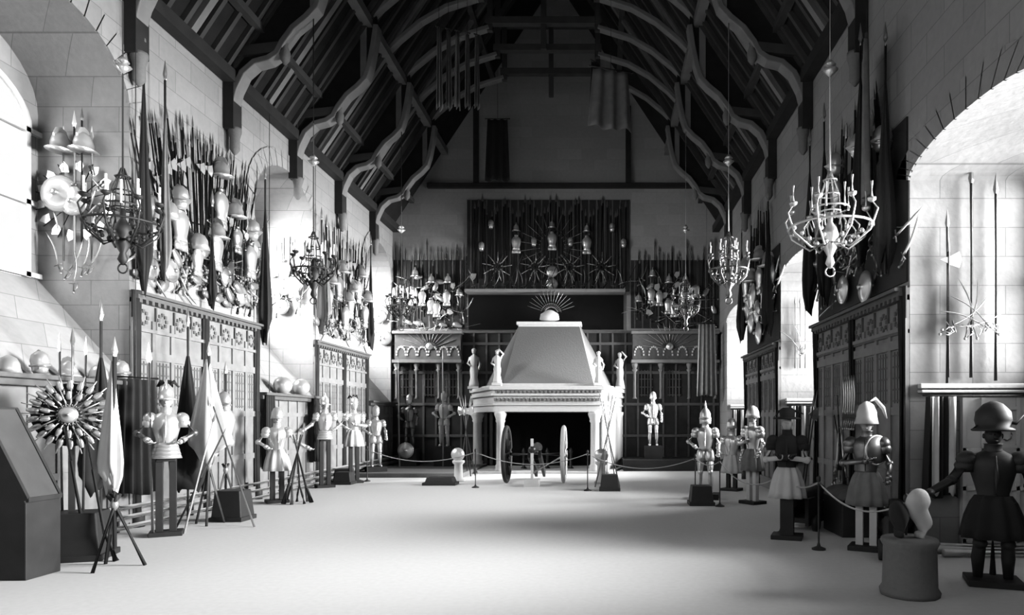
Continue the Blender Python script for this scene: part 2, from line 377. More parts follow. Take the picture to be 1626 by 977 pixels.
for (y0, y1), wh in zip(WINR[2:], ('near', 'middle', 'far')):
    t = empty('curtain_rail', (WR+.08, y1-.06, 2.28), f'white moulded rail across the far side of the {wh} right window recess', 'rail')
    b = MB(); b.box((.9, 0, .04), (1.75, .1, .07)); b.box((.9, -.01, -.04), (1.75, .14, .04)); b.build('moulding', 'white', t, .01)
    b = MB(); b.tube([(.03, -.1, -.1), (1.75, -.1, -.1)], .014); b.build('rod', 'iron', t)
    v, f = gathered(.52, 1.42, .05, 5, .8, seed=3); b = MB(); b.add([(x, y, z) for x, y, z in v], f, True)
    for q in range(3):
        v2, f2 = gathered(.2, 1.4, .04, 2, .9, 14, 8, q)
    o = b.build('curtain', 'black'); o.location = (WR+.36, y1-.2, 2.16); tag(o, f'striped dark curtain hanging in the {wh} right window recess', 'curtain')
    for k, xx in enumerate((-.12, .13)):
        v2, f2 = gathered(.1, 1.38, .02, 1, .95, 8, 8, k); s_ = MB(); s_.add([(x+xx, y-.065, z) for x, y, z in v2], f2, True); s_.build('stripe', 'cloth', o)
    t = empty('carved_screen', (WR+1.25, y1-.06, 0), f'pale panelled screen with quatrefoil grille in the {wh} right recess', 'screen')
    b = MB(); b.box((0, 0, 1.1), (1.1, .05, 2.1)); b.build('board', 'pale', t)
    b = MB()
    for x in (-.52, -.25, .25, .52): b.box((x, -.04, 1.1), (.05, .03, 2.1))
    for z in (.1, .85, 1.4): b.box((0, -.04, z), (1.1, .03, .06))
    b.build('rails', 'pale', t)
    b = MB()
    for cx in (-.12, .08):
        for cz in (1.62, 1.84):
            for q in range(8):
                a = q*PI/4; a2 = a+PI/4; b.tube([(cx+.08*math.cos(a), -.05, cz+.08*math.sin(a)), (cx+.08*math.cos(a2), -.05, cz+.08*math.sin(a2))], .014, 6)
    b.box((-.02, -.045, 1.45), (.5, .05, .05)); b.box((-.02, -.045, 2.0), (.5, .05, .05)); b.build('grille', 'white', t)
# heating pipes
for side, y0, y1 in ((-1, 4.0, 25.6),):
    t = empty('heating_pipes', (WL+.27, 0, 0), 'three pale heating pipes stacked along the foot of the left wall', 'pipe')
    for z in (.08, .24, .40):
        b = MB(); b.tube([(0, y0, z), (0, y1, z)], .068, 10); b.build('pipe', 'pipe', t)
    b = MB()
    for y in range(5, 26, 2): b.box((-.08, y, .22), (.05, .04, .44))
    b.build('bracket', 'iron', t)
t = empty('heating_pipes', (WR+1.0, 0, 0), 'three pale heating pipes crossing the near right window recess', 'pipe')
for k in range(3):
    b = MB(); b.tube([(-.9, 9.55-k*.24, .06), (.9, 9.55-k*.24, .06)], .055, 10); b.build('pipe', 'pipe', t)

# ------------------------------------------------------------------ end wall joinery, dais
t = empty('end_panelling', (0, DE, 0), 'dark oak panelling with slim columns across the far end wall', 'panelling')
b = MB(); b.box((CX, -.06, 2.6), (12.45, .1, 5.2)); b.build('backing_board', 'dwood', t)
b = MB()
for i in range(26): b.box((WL+.25+i*.48, -.13, 2.6), (.07, .05, 5.2))
for z in (.2, 1.2, 2.4, 3.6, 4.7, 5.15): b.box((CX, -.14, z), (12.45, .06, .1))
b.build('stile', 'carve', t)
t = empty('trophy_shelf', (-2.18, DE, 6.6), 'long pale-edged shelf above the fireplace hood carrying arms', 'shelf')
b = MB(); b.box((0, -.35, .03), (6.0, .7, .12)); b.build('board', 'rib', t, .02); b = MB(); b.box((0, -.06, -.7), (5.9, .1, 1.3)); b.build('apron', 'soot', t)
for x0, x1, z0, z1, lb in ((-5.2, 1.0, 6.7, 10.2, 'above the fireplace shelf'), (-8.0, -5.3, 5.3, 7.9, 'over the left canopied screen, added to darken the wall'), (1.05, 4.4, 5.3, 7.9, 'over the right canopied screen, added to darken the wall')):  # the two wing boards are added to darken the end wall
    t = empty('trophy_board', ((x0+x1)/2, DE-.03, z0), f'dark slatted board behind the arms {lb}', 'board'); b = MB(); b.box((0, 0, (z1-z0)/2), (x1-x0, .03, z1-z0)); b.build('board', 'dwood', t)
    b = MB(); n = int((x1-x0)/.3)
    for i in range(n): b.box((-(x1-x0)/2+(i+.5)*.3, -.02, (z1-z0)/2), (.05, .015, z1-z0))
    b.build('slats', 'carve', t)
for y0, y1, lb in ((9.9, 13.95, 'near'), (17.05, 20.85, 'far')):  # dark sheets added behind the arms to blacken the right wall
    b = MB(); b.box((WR-.015, (y0+y1)/2, 5.05), (.03, y1-y0, 2.4)); tag(b.build('trophy_board', 'dwood'), f'dark backing added to blacken the wall over the {lb} right panelling', 'board')
def screen_wing(x0, x1, label):
    t = empty('canopied_screen', ((x0+x1)/2, DE, 0), label, 'screen'); w2 = (x1-x0)/2
    b = MB(); b.box((0, -.25, 4.55), (2*w2, .35, 1.0)); b.build('canopy', 'carve', t, .02)
    b = MB(); b.box((0, -.32, 4.0), (2*w2+.1, .55, .12)); b.box((0, -.32, 5.08), (2*w2+.1, .55, .1)); b.build('cornice', 'wood', t, .01)
    b = MB()
    for i in range(6):
        cx = -w2+.25+i*(2*w2-.5)/5
        for q in range(9):
            a = PI*q/8; b.box((cx+.17*math.cos(a), -.44, 4.25+.3*math.sin(a)), (.05, .05, .07))
    b.build('carving', 'pale', t)
    for x in (-w2+.08, -w2/3, w2/3, w2-.08):
        b = MB(); b.lathe([(.09, 2.6), (.05, 2.66), (.05, 3.6), (.1, 3.66), (.1, 3.7), (.06, 3.72), (.11, 3.86), (.12, 3.95)], 10, None, 1, 1, (x, -.42, 0)); b.build('colonnette', 'wood', t)
    for x in (-w2*2/3, 0, w2*2/3):
        b = MB()
        for q in range(4): b.box((x-.18+q*.12, -.16, 3.2), (.03, .04, 1.0))
        for q in range(4): b.box((x, -.16, 2.75+q*.3), (.5, .04, .03))
        b.build('lattice', 'carve', t)
screen_wing(-7.85, -5.35, 'carved canopied oak screen on the end wall left of the fireplace')
screen_wing(1.1, 4.3, 'carved canopied oak screen on the end wall right of the fireplace')
b = MB(); b.box((-6.2, 23.6, .07), (3.6, 4.6, .14)); tag(b.build('dais', 'hood', None, .02), 'low pale platform under the armours left of the fireplace', 'platform')
b = MB(); b.box((2.5, 24.9, .2), (3.6, 2.0, .4)); tag(b.build('dais', 'dwood', None, .02), 'dark stepped platform under the armour right of the fireplace', 'platform')

# ------------------------------------------------------------------ fireplace
FP = empty('fireplace', (-2.0, 24.5, 0), 'monumental white stone fireplace with tall sloping hood on the end wall', 'fireplace')
def fpp(g, inset=0):
    return [(-3.68-g+2.0, -1.5-g), (-.1+g+2.0, -1.5-g), (.72+g+2.0, 1.45), (-4.98-g+2.0, 1.45)]
def slab(mb, g, z0, z1): mb.ext(fpp(g), lambda a, b_, t: (a, b_, t), z0, z1)
b = MB()
for g, z0, z1 in ((0, 2.08, 2.3), (.05, 2.3, 2.36), (.02, 2.36, 2.62), (.1, 2.62, 2.7), (.06, 2.7, 2.82), (.14, 2.82, 2.95)): slab(b, g, z0, z1)
b.build('entablature', 'white', FP, .01)
b = MB()
for i in range(26):
    x = -1.66+i*(3.5/25); b.box((x, -1.56, 2.5), (.06, .06, .1)); b.box((x+.05, -1.6, 2.76), (.07, .06, .07))
b.build('dentil_band', 'grey', FP)
hb = [(-3.45+2, -1.3), (-.3+2, -1.3), (.45+2, 1.45), (-4.6+2, 1.45)]; ht = [(-3.12+2, .75), (-.9+2, .75), (-.82+2, 1.45), (-3.2+2, 1.45)]
b = MB(); b.add([(x, y, 2.94) for x, y in hb]+[(x, y, 5.32) for x, y in ht], [(3, 2, 1, 0), (4, 5, 6, 7)]+[(k, (k+1) % 4, 4+(k+1) % 4, 4+k) for k in range(4)]); b.build('hood', 'hood', FP)
b = MB(); b.box((-2.01+2, 1.05, 5.38), (2.4, .85, .12)); b.box((-2.01+2, 1.05, 5.3), (2.28, .75, .08)); b.build('hood_cap', 'white', FP, .015)
b = MB(); b.ext([(-3.5+2, -1.38), (-.25+2, -1.38), (.55+2, 1.45), (-4.75+2, 1.45)], lambda a, c, t_: (a, c, t_), 2.94, 3.05); b.build('hood_plinth', 'pale', FP, .01)
for x, y, r in ((-3.5, -1.35, .14), (-.28, -1.35, .16), (-4.75, 1.2, .17), (.5, 1.2, .17)):
    b = MB(); b.lathe([(r*1.5, 0), (r*1.5, .12), (r*1.25, .16), (r*1.3, .24), (r, .3), (r*.95, 1.7), (r*1.2, 1.76), (r*1.1, 1.82), (r*1.5, 1.98), (r*1.55, 2.09)], 12, None, 1, 1, (x+2, y, 0)); b.build('column', 'white', FP)
b = MB(); b.ext([(-.18+2, -1.3), (-.02+2, -1.42), (.75+2, 1.4), (.55+2, 1.45)], lambda a, c, t_: (a, c, t_), 0, 2.1); b.build('side_wall', 'white', FP)
b = MB()
for q in range(3): b.box((-4.3+q*.3+2, .4-q*.6, 1.15), (.1, .1, 1.9))
b.build('side_bars', 'dwood', FP)
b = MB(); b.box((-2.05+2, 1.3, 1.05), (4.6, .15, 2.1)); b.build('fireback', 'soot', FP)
b = MB(); b.ext([(-4.2+2, -1.75), (.2+2, -1.75), (.9+2, 1.45), (-5.1+2, 1.45)], lambda a, c, t_: (a, c, t_), 0, .07); b.build('hearth', 'pale', FP)
b = MB()
for x in (-1.2, 0, 1.2): b.lathe([(.12, .07), (.05, .15), (.05, .6), (.08, .66), (.03, .8)], 8, None, 1, 1, (x*.7, -.2, 0))
b.tube([(-.9, -.2, .4), (.9, -.2, .4)], .03); b.tube([(-.9, -.2, .25), (.9, -.2, .25)], .03); b.build('fire_basket', 'iron', FP)
b = MB(); b.lathe([(.1, 0), (.35, .08), (.37, .1), (.33, .3), (.15, .42), (.04, .46)], 14, None, 1, .4, (-2.0+2, .8, 5.44)); b.build('crest_boss', 'pale', FP)

def statue(x, y, z, h, label, arm):
    t = empty('statue', (x, y, z), label, 'statue')
    k = h/1.2
    b = MB(); b.lathe([(.16*k, 0), (.15*k, .1*k), (.11*k, .3*k), (.13*k, .5*k), (.1*k, .68*k), (.13*k, .85*k), (.13*k, .93*k), (.05*k, 1.0*k), (.045*k, 1.03*k)], 14, None, 1, .8, (0, 0, .08), 5, .06)
    b.tube([(-.12*k, 0, .98*k), (-.19*k, -.05, .8*k), (-.08*k, -.15*k, .72*k)], [.045*k, .035*k, .025*k])
    if arm: b.tube([(.12*k, 0, .98*k), (.22*k, -.03, 1.12*k), (.06*k, -.05, 1.3*k)], [.045*k, .035*k, .025*k])
    else: b.tube([(.12*k, 0, .98*k), (.2*k, -.04, .78*k), (.16*k, -.1, .6*k)], [.045*k, .035*k, .025*k])
    b.build('draped_body', 'white', t)
    b = MB(); b.ell((0, -.01, 1.15*k+.03), (.065*k, .075*k, .09*k)); b.ell((0, -.085*k, 1.14*k+.03), (.012, .02, .02), 6, 4); b.lathe([(.07*k, 0), (.075*k, .05*k), (.03*k, .09*k)], 10, None, 1, 1, (0, .015, 1.16*k+.03)); b.build('head', 'white', t)
    b = MB(); b.box((0, 0, .05), (.34*k, .34*k, .1)); b.build('plinth', 'pale', t, .01)
statue(-4.87, 25.6, 2.96, 1.45, 'pale draped statue on the rear left corner of the fireplace', False)
statue(-3.6, 23.05, 2.96, 1.15, 'white statue with raised arm on the front left corner of the fireplace', True)
statue(-.17, 23.05, 2.96, 1.1, 'white upright statue on the front right corner of the fireplace', False)
statue(.62, 25.6, 2.96, 1.3, 'white statue with raised arm on the rear right corner of the fireplace', True)

# ------------------------------------------------------------------ arms: one spec of each kind
def spec(kind, root, rm, kids=()):
    SPEC[kind] = (root.mesh(kind, rm), [(n, k.mesh(n, m)) for n, k, m in kids])
def pike_mb(L, sh=.014, hd='leaf', pal=False):
    b = MB(); b.tube([(0, 0, 0), (0, 0, L-.25)], [sh, sh*.8], 6); b.mat(1)
    if hd == 'leaf': b.add([(0, 0, L), (.035, 0, L-.2), (0, .008, L-.2), (-.035, 0, L-.2), (0, -.008, L-.2), (0, 0, L-.32)], [(0, 4, 1), (0, 1, 2), (0, 2, 3), (0, 3, 4), (5, 1, 4), (5, 2, 1), (5, 3, 2), (5, 4, 3)])
    else:
        b.tube([(0, 0, L-.3), (0, 0, L)], [.018, .002], 6)
        b.ext([(.01, L-.5), (.16, L-.55), (.2, L-.42), (.16, L-.3), (.01, L-.38)], lambda a, c, t: (a, t, c), -.006, .006)
        b.ext([(-.01, L-.48), (-.13, L-.42), (-.01, L-.38)], lambda a, c, t: (a, t, c), -.006, .006)
    return b
spec('pike', pike_mb(2.4, .02), ['shaft', 'dsteel']); spec('lance', pike_mb(2.4, .018), ['pshaft', 'steel']); spec('halberd', pike_mb(2.2, .016, 'axe'), ['shaft', 'steel'])
def sword_mb(L=.9, curve=0):
    b = MB(); n = 6
    pts = [(curve*math.sin(PI*i/n/1.0)*.5, 0, .12+(L-.12)*i/n) for i in range(n+1)]
    b.tube(pts, [.022]*n+[.003], 6, None, .3); b.mat(1); b.tube([(0, 0, -.06), (0, 0, .1)], .014, 6); b.tube([(-.09, 0, .11), (.09, 0, .11)], .011, 6); b.ell((0, 0, -.08), .024, 6, 4)
    if curve: b.tube([(.07, 0, .1), (.09, -.02, .02), (.01, 0, -.07)], .008, 6)
    return b
spec('sword', sword_mb(), ['steel', 'brass']); spec('sabre', sword_mb(.85, .12), ['steel', 'brass'])
b = MB(); b.tube([(0, 0, .0), (.03, 0, .1), (.03, 0, .42)], [.03, .018, .012], 6); b.mat(1); b.tube([(-.07, 0, -.12), (-.04, 0, -.05), (.01, 0, .03)], [.028, .02, .02], 6); b.ell((-.075, 0, -.13), .03, 6, 4); b.mat(0); b.tube([(.0, 0, .02), (-.03, 0, .06)], .01, 5)
spec('pistol', b, ['steel', 'dwood'])
b = MB(); b.tube([(0, 0, .3), (0, 0, 1.35)], [.016, .011], 6); b.mat(1); b.tube([(-.06, 0, 0), (-.04, 0, .15), (0, 0, .35), (0, -.0, 1.0)], [.045, .032, .022, .016], 6, None, .6); spec('musket', b, ['dsteel', 'dwood'])
b = MB()   # breastplate with gorget and tassets
b.lathe([(.12, 0), (.15, .02), (.13, .08), (.16, .2), (.185, .32), (.17, .42), (.1, .5), (.075, .53)], 14, None, 1, .55)
k1 = MB(); k1.lathe([(.085, .5), (.08, .56), (.095, .58)], 12, None, 1, .7)
k2 = MB()
for s in (-1, 1): k2.lathe([(.085, -.13), (.09, -.06), (.07, .03)], 10, None, 1, .45, (s*.08, -.01, 0))
spec('breastplate', b, 'steel', [('gorget', k1, 'dsteel'), ('tassets', k2, 'steel')])
def helm_mb(kind):
    b = MB()
    if kind == 'morion':
        b.lathe([(.19, 0), (.125, .03), (.125, .1), (.1, .19), (.04, .25), (.01, .26)], 16, None, .85, 1.15)
        b.ext([(.1, .1), (.13, .2), (.08, .3), (0, .33), (-.08, .3), (-.13, .2), (-.1, .1)], lambda a, c, t: (t, a, c), -.012, .012)
    elif kind == 'close':
        b.lathe([(.08, -.1), (.1, -.06), (.11, .02), (.125, .1), (.11, .19), (.05, .25), (.01, .26)], 14, None, .9, 1.1)
        b.add([(0, -.2, .03), (.09, -.07, .09), (-.09, -.07, .09), (.09, -.06, -.04), (-.09, -.06, -.04)], [(0, 1, 2), (0, 3, 1), (0, 2, 4), (0, 4, 3)])
        b.tube([(0, -.08, .2), (0, .02, .27), (0, .12, .18)], .014, 6)
    elif kind == 'sallet':
        b.lathe([(.15, -.02), (.13, .06), (.125, .12), (.09, .2), (.03, .24), (.01, .245)], 14, None, .9, 1.2)
    elif kind == 'spiked':
        b.lathe([(.14, 0), (.125, .05), (.12, .12), (.08, .2), (.03, .25), (.02, .33), (.003, .42)], 14)
        b.lathe([(.13, -.12), (.135, 0)], 14, None, 1, 1, (0, .02, 0))
    return b
for kd in ('morion', 'close', 'sallet', 'spiked'):
    b = helm_mb(kd); s_ = MB(); s_.lathe([(.13, .0), (.135, .015), (.13, .03)], 14, None, .9, 1.1)
    spec(kd+'_helmet', b, 'steel', [('rim', s_, 'brass')])
b = MB(); b.lathe([(.26, 0), (.25, .02), (.18, .05), (.06, .075), (.05, .09), (.02, .12)], 18, Matrix.Rotation(PI/2, 4, 'X'))
k1 = MB(); k1.lathe([(.27, -.01), (.275, .01), (.255, .03)], 18, Matrix.Rotation(PI/2, 4, 'X')); k2 = MB(); k2.ell((0, -.1, 0), (.05, .04, .05), 8, 6)
spec('round_shield', b, 'steel', [('rim', k1, 'brass'), ('boss', k2, 'brass')])
b = MB(); b.tube([(0, 0, 0), (0, 0, .75)], .014, 6); b.mat(1); b.ext([(.01, .55), (.15, .48), (.19, .62), (.15, .75), (.01, .68)], lambda a, c, t: (a, t, c), -.008, .008); spec('battle_axe', b, ['shaft', 'steel'])
b = MB(); b.lathe([(.05, 0), (.08, .05), (.09, .12), (.08, .2), (.045, .28), (.05, .3)], 10, None, 1, .5); spec('powder_flask', b, 'brass')

def TM(pos, th, roll=0, s=1.0, tilt=0):
    return Matrix.Translation(pos) @ Matrix.Rotation(th, 4, 'Z') @ Matrix.Rotation(roll, 4, 'Y') @ Matrix.Rotation(tilt, 4, 'X') @ Matrix.Scale(s, 4)
CATS = dict(pike='pike', lance='lance', halberd='halberd', sword='sword', sabre='sabre', pistol='pistol', musket='musket', breastplate='breastplate', morion_helmet='helmet', close_helmet='helmet', sallet_helmet='helmet', spiked_helmet='helmet', round_shield='shield', battle_axe='axe', powder_flask='flask')
ADJ = dict(pike='dark upright pike', lance='pale-shafted lance', halberd='steel-headed halberd', sword='cross-hilted sword', sabre='curved sabre', pistol='small flintlock pistol', musket='long musket', breastplate='bright steel breastplate', morion_helmet='crested morion helmet', close_helmet='visored steel helmet', sallet_helmet='plain rounded helmet', spiked_helmet='spiked helmet', round_shield='round bossed shield', battle_axe='short battle axe', powder_flask='brass powder flask')
def nth(i): return ('first', 'second', 'third', 'fourth', 'fifth', 'sixth', 'seventh', 'eighth', 'ninth', 'tenth')[i] if i < 10 else f"{i+1}{'th' if 10 <= i % 100 <= 12 else {0: 'st', 1: 'nd', 2: 'rd'}.get(i % 10, 'th')}"
PUT = {}
class Wall:
    """a plane that carries arms: origin, direction along it, facing angle"""
    def __init__(s, o, d, th, phrase): s.o = Vector(o); s.d = Vector(d); s.th = th; s.ph = phrase; s.back = 0; s.n = Vector((math.sin(th), -math.cos(th), 0))
    def put(s, kind, a, z, roll=0, sc=1, off=.05, tilt=0):
        if CATS[kind] in ('helmet', 'breastplate', 'shield'): off = min(off, .17)
        p = s.o+s.d*a+s.n*(off+s.back); p.z = z
        o = inst(kind, TM(p, s.th, roll, sc, tilt), f'{ADJ[kind]} {s.ph}', CATS[kind], f'{CATS[kind]}s {s.ph}'.replace('knifes', 'knives'))
        PUT.setdefault((kind, s.ph), []).append((a, len(PUT), o, 'near' if abs(s.d.y) > .9 else 'left')); return o
def leftY(px): return F*-WL/(958-px)
def rightY(px): return F*WR/(px-958)
def fan(W_, a, z0, spread, n, kinds, sc, jit=.1, off=.05, seed=1, wdt=.5):
    r = random.Random(seed)
    for i in range(n):
        t = (i+.5)/n*2-1; W_.put(r.choice(kinds), a+t*wdt+r.uniform(-.04, .04), z0+r.uniform(-jit, jit)-abs(t)*.25, W_roll(W_, t*spread+r.uniform(-.03, .03)), sc*r.uniform(.9, 1.08), off+r.uniform(0, .06))
def W_roll(W_, x): return x
def burst(W_, a, z, rad, n, kind, sc, a0=0, a1=2*PI, off=.06):
    for i in range(n):
        q = a0+(a1-a0)*i/(n-1 if a1-a0 < 6 else n)
        # local +z of the item points outward at angle q from vertical
        sgn = 1
        W_.put(kind, a+W_.sx*rad*math.sin(q), z+rad*math.cos(q), q, sc, off)
def setsx(W_):   # along-direction in the item's local x
    lx = Vector((math.cos(W_.th), math.sin(W_.th), 0)); W_.sx = 1 if lx.dot(W_.d) > 0 else -1; return W_
def arms_band(W_, a0, a1, z0, z1, n, kinds, seed, sc=1.0, roll=1.2):
    r = random.Random(seed)
    for i in range(n):
        a = a0+(a1-a0)*((i+.5)/n)+r.uniform(-.1, .1); k = r.choice(kinds)
        W_.put(k, a, r.uniform(z0, z1), r.uniform(-roll, roll), sc*r.uniform(.85, 1.1), .07+r.uniform(0, .08))

# left wall, over the panelling between near and middle windows
A = setsx(Wall((WL, 0, 0), (0, 1, 0), PI/2, 'in the great near left trophy'))
def ay(px, py): Y = leftY(px); return Y, CAMH+(665-py)*Y/F
Ym = leftY(325)
fan(A, Ym, 5.1, .22, 30, ['pike'], 1.02, .15, .05, 2, 1.25)
fan(A, Ym-.3, 5.0, .5, 16, ['pike', 'halberd'], .9, .2, .1, 3, .9)
fan(A, Ym-.2, 5.2, .3, 26, ['pike'], .95, .3, .04, 61, 1.6)
fan(A, Ym+.9, 4.9, .12, 12, ['pike', 'lance'], .8, .15, .06, 4, .6)
fan(A, leftY(255), 4.9, .15, 8, ['lance', 'halberd'], .8, .2, .1, 5, .5)
for px, py, sc in ((338, 352, 1.15), (330, 418, 1.1), (272, 385, 1.15), (386, 432, 1.1), (232, 400, 1.0), (300, 430, .8), (365, 395, .8)):
    Y, z = ay(px, py); A.put('breastplate', Y, z, 0, sc, .2)
for k, px, py in (('morion_helmet', 337, 280), ('close_helmet', 270, 322), ('close_helmet', 388, 372), ('morion_helmet', 330, 378), ('sallet_helmet', 300, 395), ('sallet_helmet', 250, 345), ('morion_helmet', 360, 345)):
    Y, z = ay(px, py); A.put(k, Y, z, 0, 1.25, .28)
for px, py in ((233, 330), (240, 372), (228, 425), (262, 430), (350, 440), (398, 395), (375, 470)):
    Y, z = ay(px, py); A.put('round_shield', Y, z, 0, .8, .12)
arms_band(A, leftY(222), leftY(402), 4.5, 5.1, 44, ['pistol', 'pistol', 'powder_flask', 'sabre'], 7, 1.2, 2.4)
arms_band(A, leftY(222), leftY(402), 5.0, 5.9, 26, ['sword', 'sabre', 'battle_axe', 'pistol'], 8, 1.1, 1.6)
arms_band(A, leftY(222), leftY(402), 4.28, 4.55, 30, ['pistol', 'powder_flask'], 9, 1.1, 2.6)
# left wall, between middle and far windows
B_ = setsx(Wall((WL, 0, 0), (0, 1, 0), PI/2, 'in the far left wall trophy'))
Yb = leftY(545)
fan(B_, Yb, 5.2, .12, 26, ['pike'], 1.05, .3, .05, 12, 1.5)
fan(B_, Yb, 5.0, .4, 14, ['pike', 'lance', 'halberd'], .95, .2, .1, 13, .8)
arms_band(B_, 19.0, 22.8, 4.3, 5.0, 50, ['pistol', 'powder_flask', 'sabre', 'pistol'], 14, 1.25, 2.5)
arms_band(B_, 19.0, 22.8, 5.0, 6.0, 30, ['sword', 'pistol', 'battle_axe', 'sabre'], 15, 1.2, 1.6)
for i, (a, z) in enumerate(((19.5, 5.0), (20.3, 5.5), (21.2, 5.1), (21.9, 5.7), (22.5, 5.0), (20.8, 4.7))):
    B_.put('breastplate', a, z, 0, 1.1, .2); B_.put('morion_helmet', a+.2, z+.75, 0, 1.2, .2)
# far reveals of left window recesses
C_ = setsx(Wall((0, WINL[2][1]-.02, 0), (1, 0, 0), 0, "on the near left window's side"))
def cx(px, Y): return (px-958)*Y/F
def cz(py, Y): return CAMH+(665-py)*Y/F
Y = 11.5
C_.put('lance', cx(123, Y), cz(430, Y), 0, 1.12, .1); C_.put('pike', cx(133, Y), cz(385, Y), 0, .95, .07)
for px in (103, 148): C_.put('lance', cx(px, Y), cz(415, Y), 0, .95, .06)
burst(C_, cx(122, Y), cz(320, Y), .12, 14, 'battle_axe', .75)
C_.put('round_shield', cx(105, Y), cz(312, Y), 0, 1.15, .22); C_.put('round_shield', cx(127, Y), cz(325, Y), 0, .85, .3); C_.put('breastplate', cx(127, Y), cz(335, Y), 0, .7, .3)
for px in (107, 143): C_.put('morion_helmet', cx(px, Y), cz(245, Y), 0, 1.2, .2)
for px, dz in ((100, 390), (110, 400), (135, 395), (145, 392), (122, 420)): C_.put('sabre', cx(px, Y), cz(dz+40, Y), random.Random(px).uniform(-.5, .5), .8, .1)
for px, py in ((95, 290), (92, 330), (160, 300), (158, 340), (150, 280), (165, 325)): C_.put('pistol', cx(px, Y), cz(py, Y), px*.1, .9, .1)
D_ = setsx(Wall((0, WINL[3][1]-.02, 0), (1, 0, 0), 0, "on the middle left window's side")); Y = 18.8
fan(D_, cx(455, Y), cz(455, Y), .12, 5, ['lance', 'pike'], .65, .05, .06, 3, .2)
for px, py in ((455, 445), (440, 470), (470, 468)): D_.put('breastplate', cx(px, Y), cz(py, Y), 0, .9, .15)
arms_band(D_, cx(436, Y), cx(480, Y), cz(500, Y), cz(430, Y), 16, ['sabre', 'pistol', 'round_shield', 'pistol'], 20, .9, 2)
D2 = setsx(Wall((0, WINL[4][1]-.02, 0), (1, 0, 0), 0, "on the far left window's side")); Y = 25.7
arms_band(D2, cx(592, Y), cx(614, Y), cz(545, Y), cz(490, Y), 9, ['sabre', 'pistol', 'round_shield'], 22, 1.0, 2)
# right recesses
E_ = setsx(Wall((0, WINR[2][1]-.02, 0), (1, 0, 0), 0, "on the near right window's side")); Y = 9.8
for px, py, s_ in ((1503, 610, 1.05), (1541, 600, 1.3), (1580, 605, 1.25)): E_.put('pike', cx(px, Y), cz(py, Y), 0, s_, .05)
for rl, px in ((.9, 1495), (-.9, 1575), (1.3, 1500), (-1.25, 1570), (.2, 1530), (-.3, 1545)): E_.put('sabre', cx(px, Y), cz(520, Y)-.1*math.cos(rl), rl, .95, .1)
E_.put('halberd', cx(1503, Y), cz(600, Y), 0, .95, .09)
E2 = setsx(Wall((0, WINR[3][1]-.02, 0), (1, 0, 0), 0, "on the middle right window's side")); Y = 16.95
for px in (1262, 1270, 1278): E2.put('pike', cx(px, Y), cz(585, Y), 0, .75, .05)
for rl in (.8, -.8, .2, -.3): E2.put('sabre', cx(1272, Y), cz(560, Y), rl, .9, .08)
# right wall trophies
G_ = setsx(Wall((WR, 0, 0), (0, 1, 0), -PI/2, 'in the near right wall trophy'))
fan(G_, 11.9, 4.9, .15, 24, ['pike', 'halberd', 'pike'], 1.0, .3, .05, 31, 1.6)
burst(G_, 12.0, 4.4, .15, 11, 'sword', 1.0, -1.3, 1.3)
for a, z in ((10.4, 5.3), (11.4, 5.6), (13.2, 5.2), (12.5, 5.7)): G_.put('breastplate', a, z, 0, 1, .2); G_.put('close_helmet', a, z+.75, 0, 1.1, .2)
arms_band(G_, 10.0, 13.9, 4.0, 5.0, 30, ['pistol', 'sabre', 'sword', 'round_shield'], 32, 1.1, 2)
H_ = setsx(Wall((WR, 0, 0), (0, 1, 0), -PI/2, 'in the far right wall trophy'))
fan(H_, 18.9, 5.0, .15, 22, ['pike'], 1.1, .3, .05, 33, 1.5); arms_band(H_, 17.2, 20.7, 4.2, 5.6, 40, ['pistol', 'sabre', 'sword', 'round_shield'], 34, 1.2, 2)
for a, z in ((17.6, 5.0), (18.6, 5.4), (19.6, 5.0), (20.4, 5.5)): H_.put('breastplate', a, z, 0, 1.1, .2); H_.put('morion_helmet', a, z+.8, 0, 1.2, .2)
# end wall: centre
Y = 25.9
I_ = setsx(Wall((0, DE, 0), (1, 0, 0), 0, 'above the fireplace'))
for i in range(44):
    px = 752+i*5.6; r = random.Random(i); I_.put('pike', cx(px, Y), 7.0+r.uniform(0, .2), r.uniform(-.02, .02), 1.25+.12*math.sin(i*.9), .06)
for i in range(16): I_.put('musket', cx(758+i*15.5, Y), 6.72, .45 if i % 2 else -.35, 1.05, .3)
for i in range(16): I_.put('sabre', cx(755+i*15.6, Y), 6.75, -.3+.6*((i*7) % 5)/4, .9, .4)
for px, py in ((820, 398), (877, 393), (932, 399)): I_.put('breastplate', cx(px, Y), cz(py, Y), 0, 1.0, .3); I_.put('morion_helmet', cx(px, Y), cz(py, Y)+.72, 0, 1, .3)
for px, py in ((877, 432), (877, 452)): I_.put('round_shield', cx(px, Y), cz(py, Y), 0, .8, .35)
for px, py in ((780, 360), (765, 395), (972, 365), (990, 390), (906, 388), (848, 388)): I_.put('close_helmet', cx(px, Y), cz(py, Y), 0, .95, .25)
burst(I_, cx(877, Y), 5.75, .3, 15, 'sword', .7, -1.25, 1.25, .7)
burst(I_, cx(877, Y), cz(392, Y), .55, 22, 'sword', .8, 0, 2*PI, .15)
for px in (790, 955, 850, 905): burst(I_, cx(px, Y), cz(425, Y), .15, 9, 'pistol', 1.0, 0, 2*PI, .2)
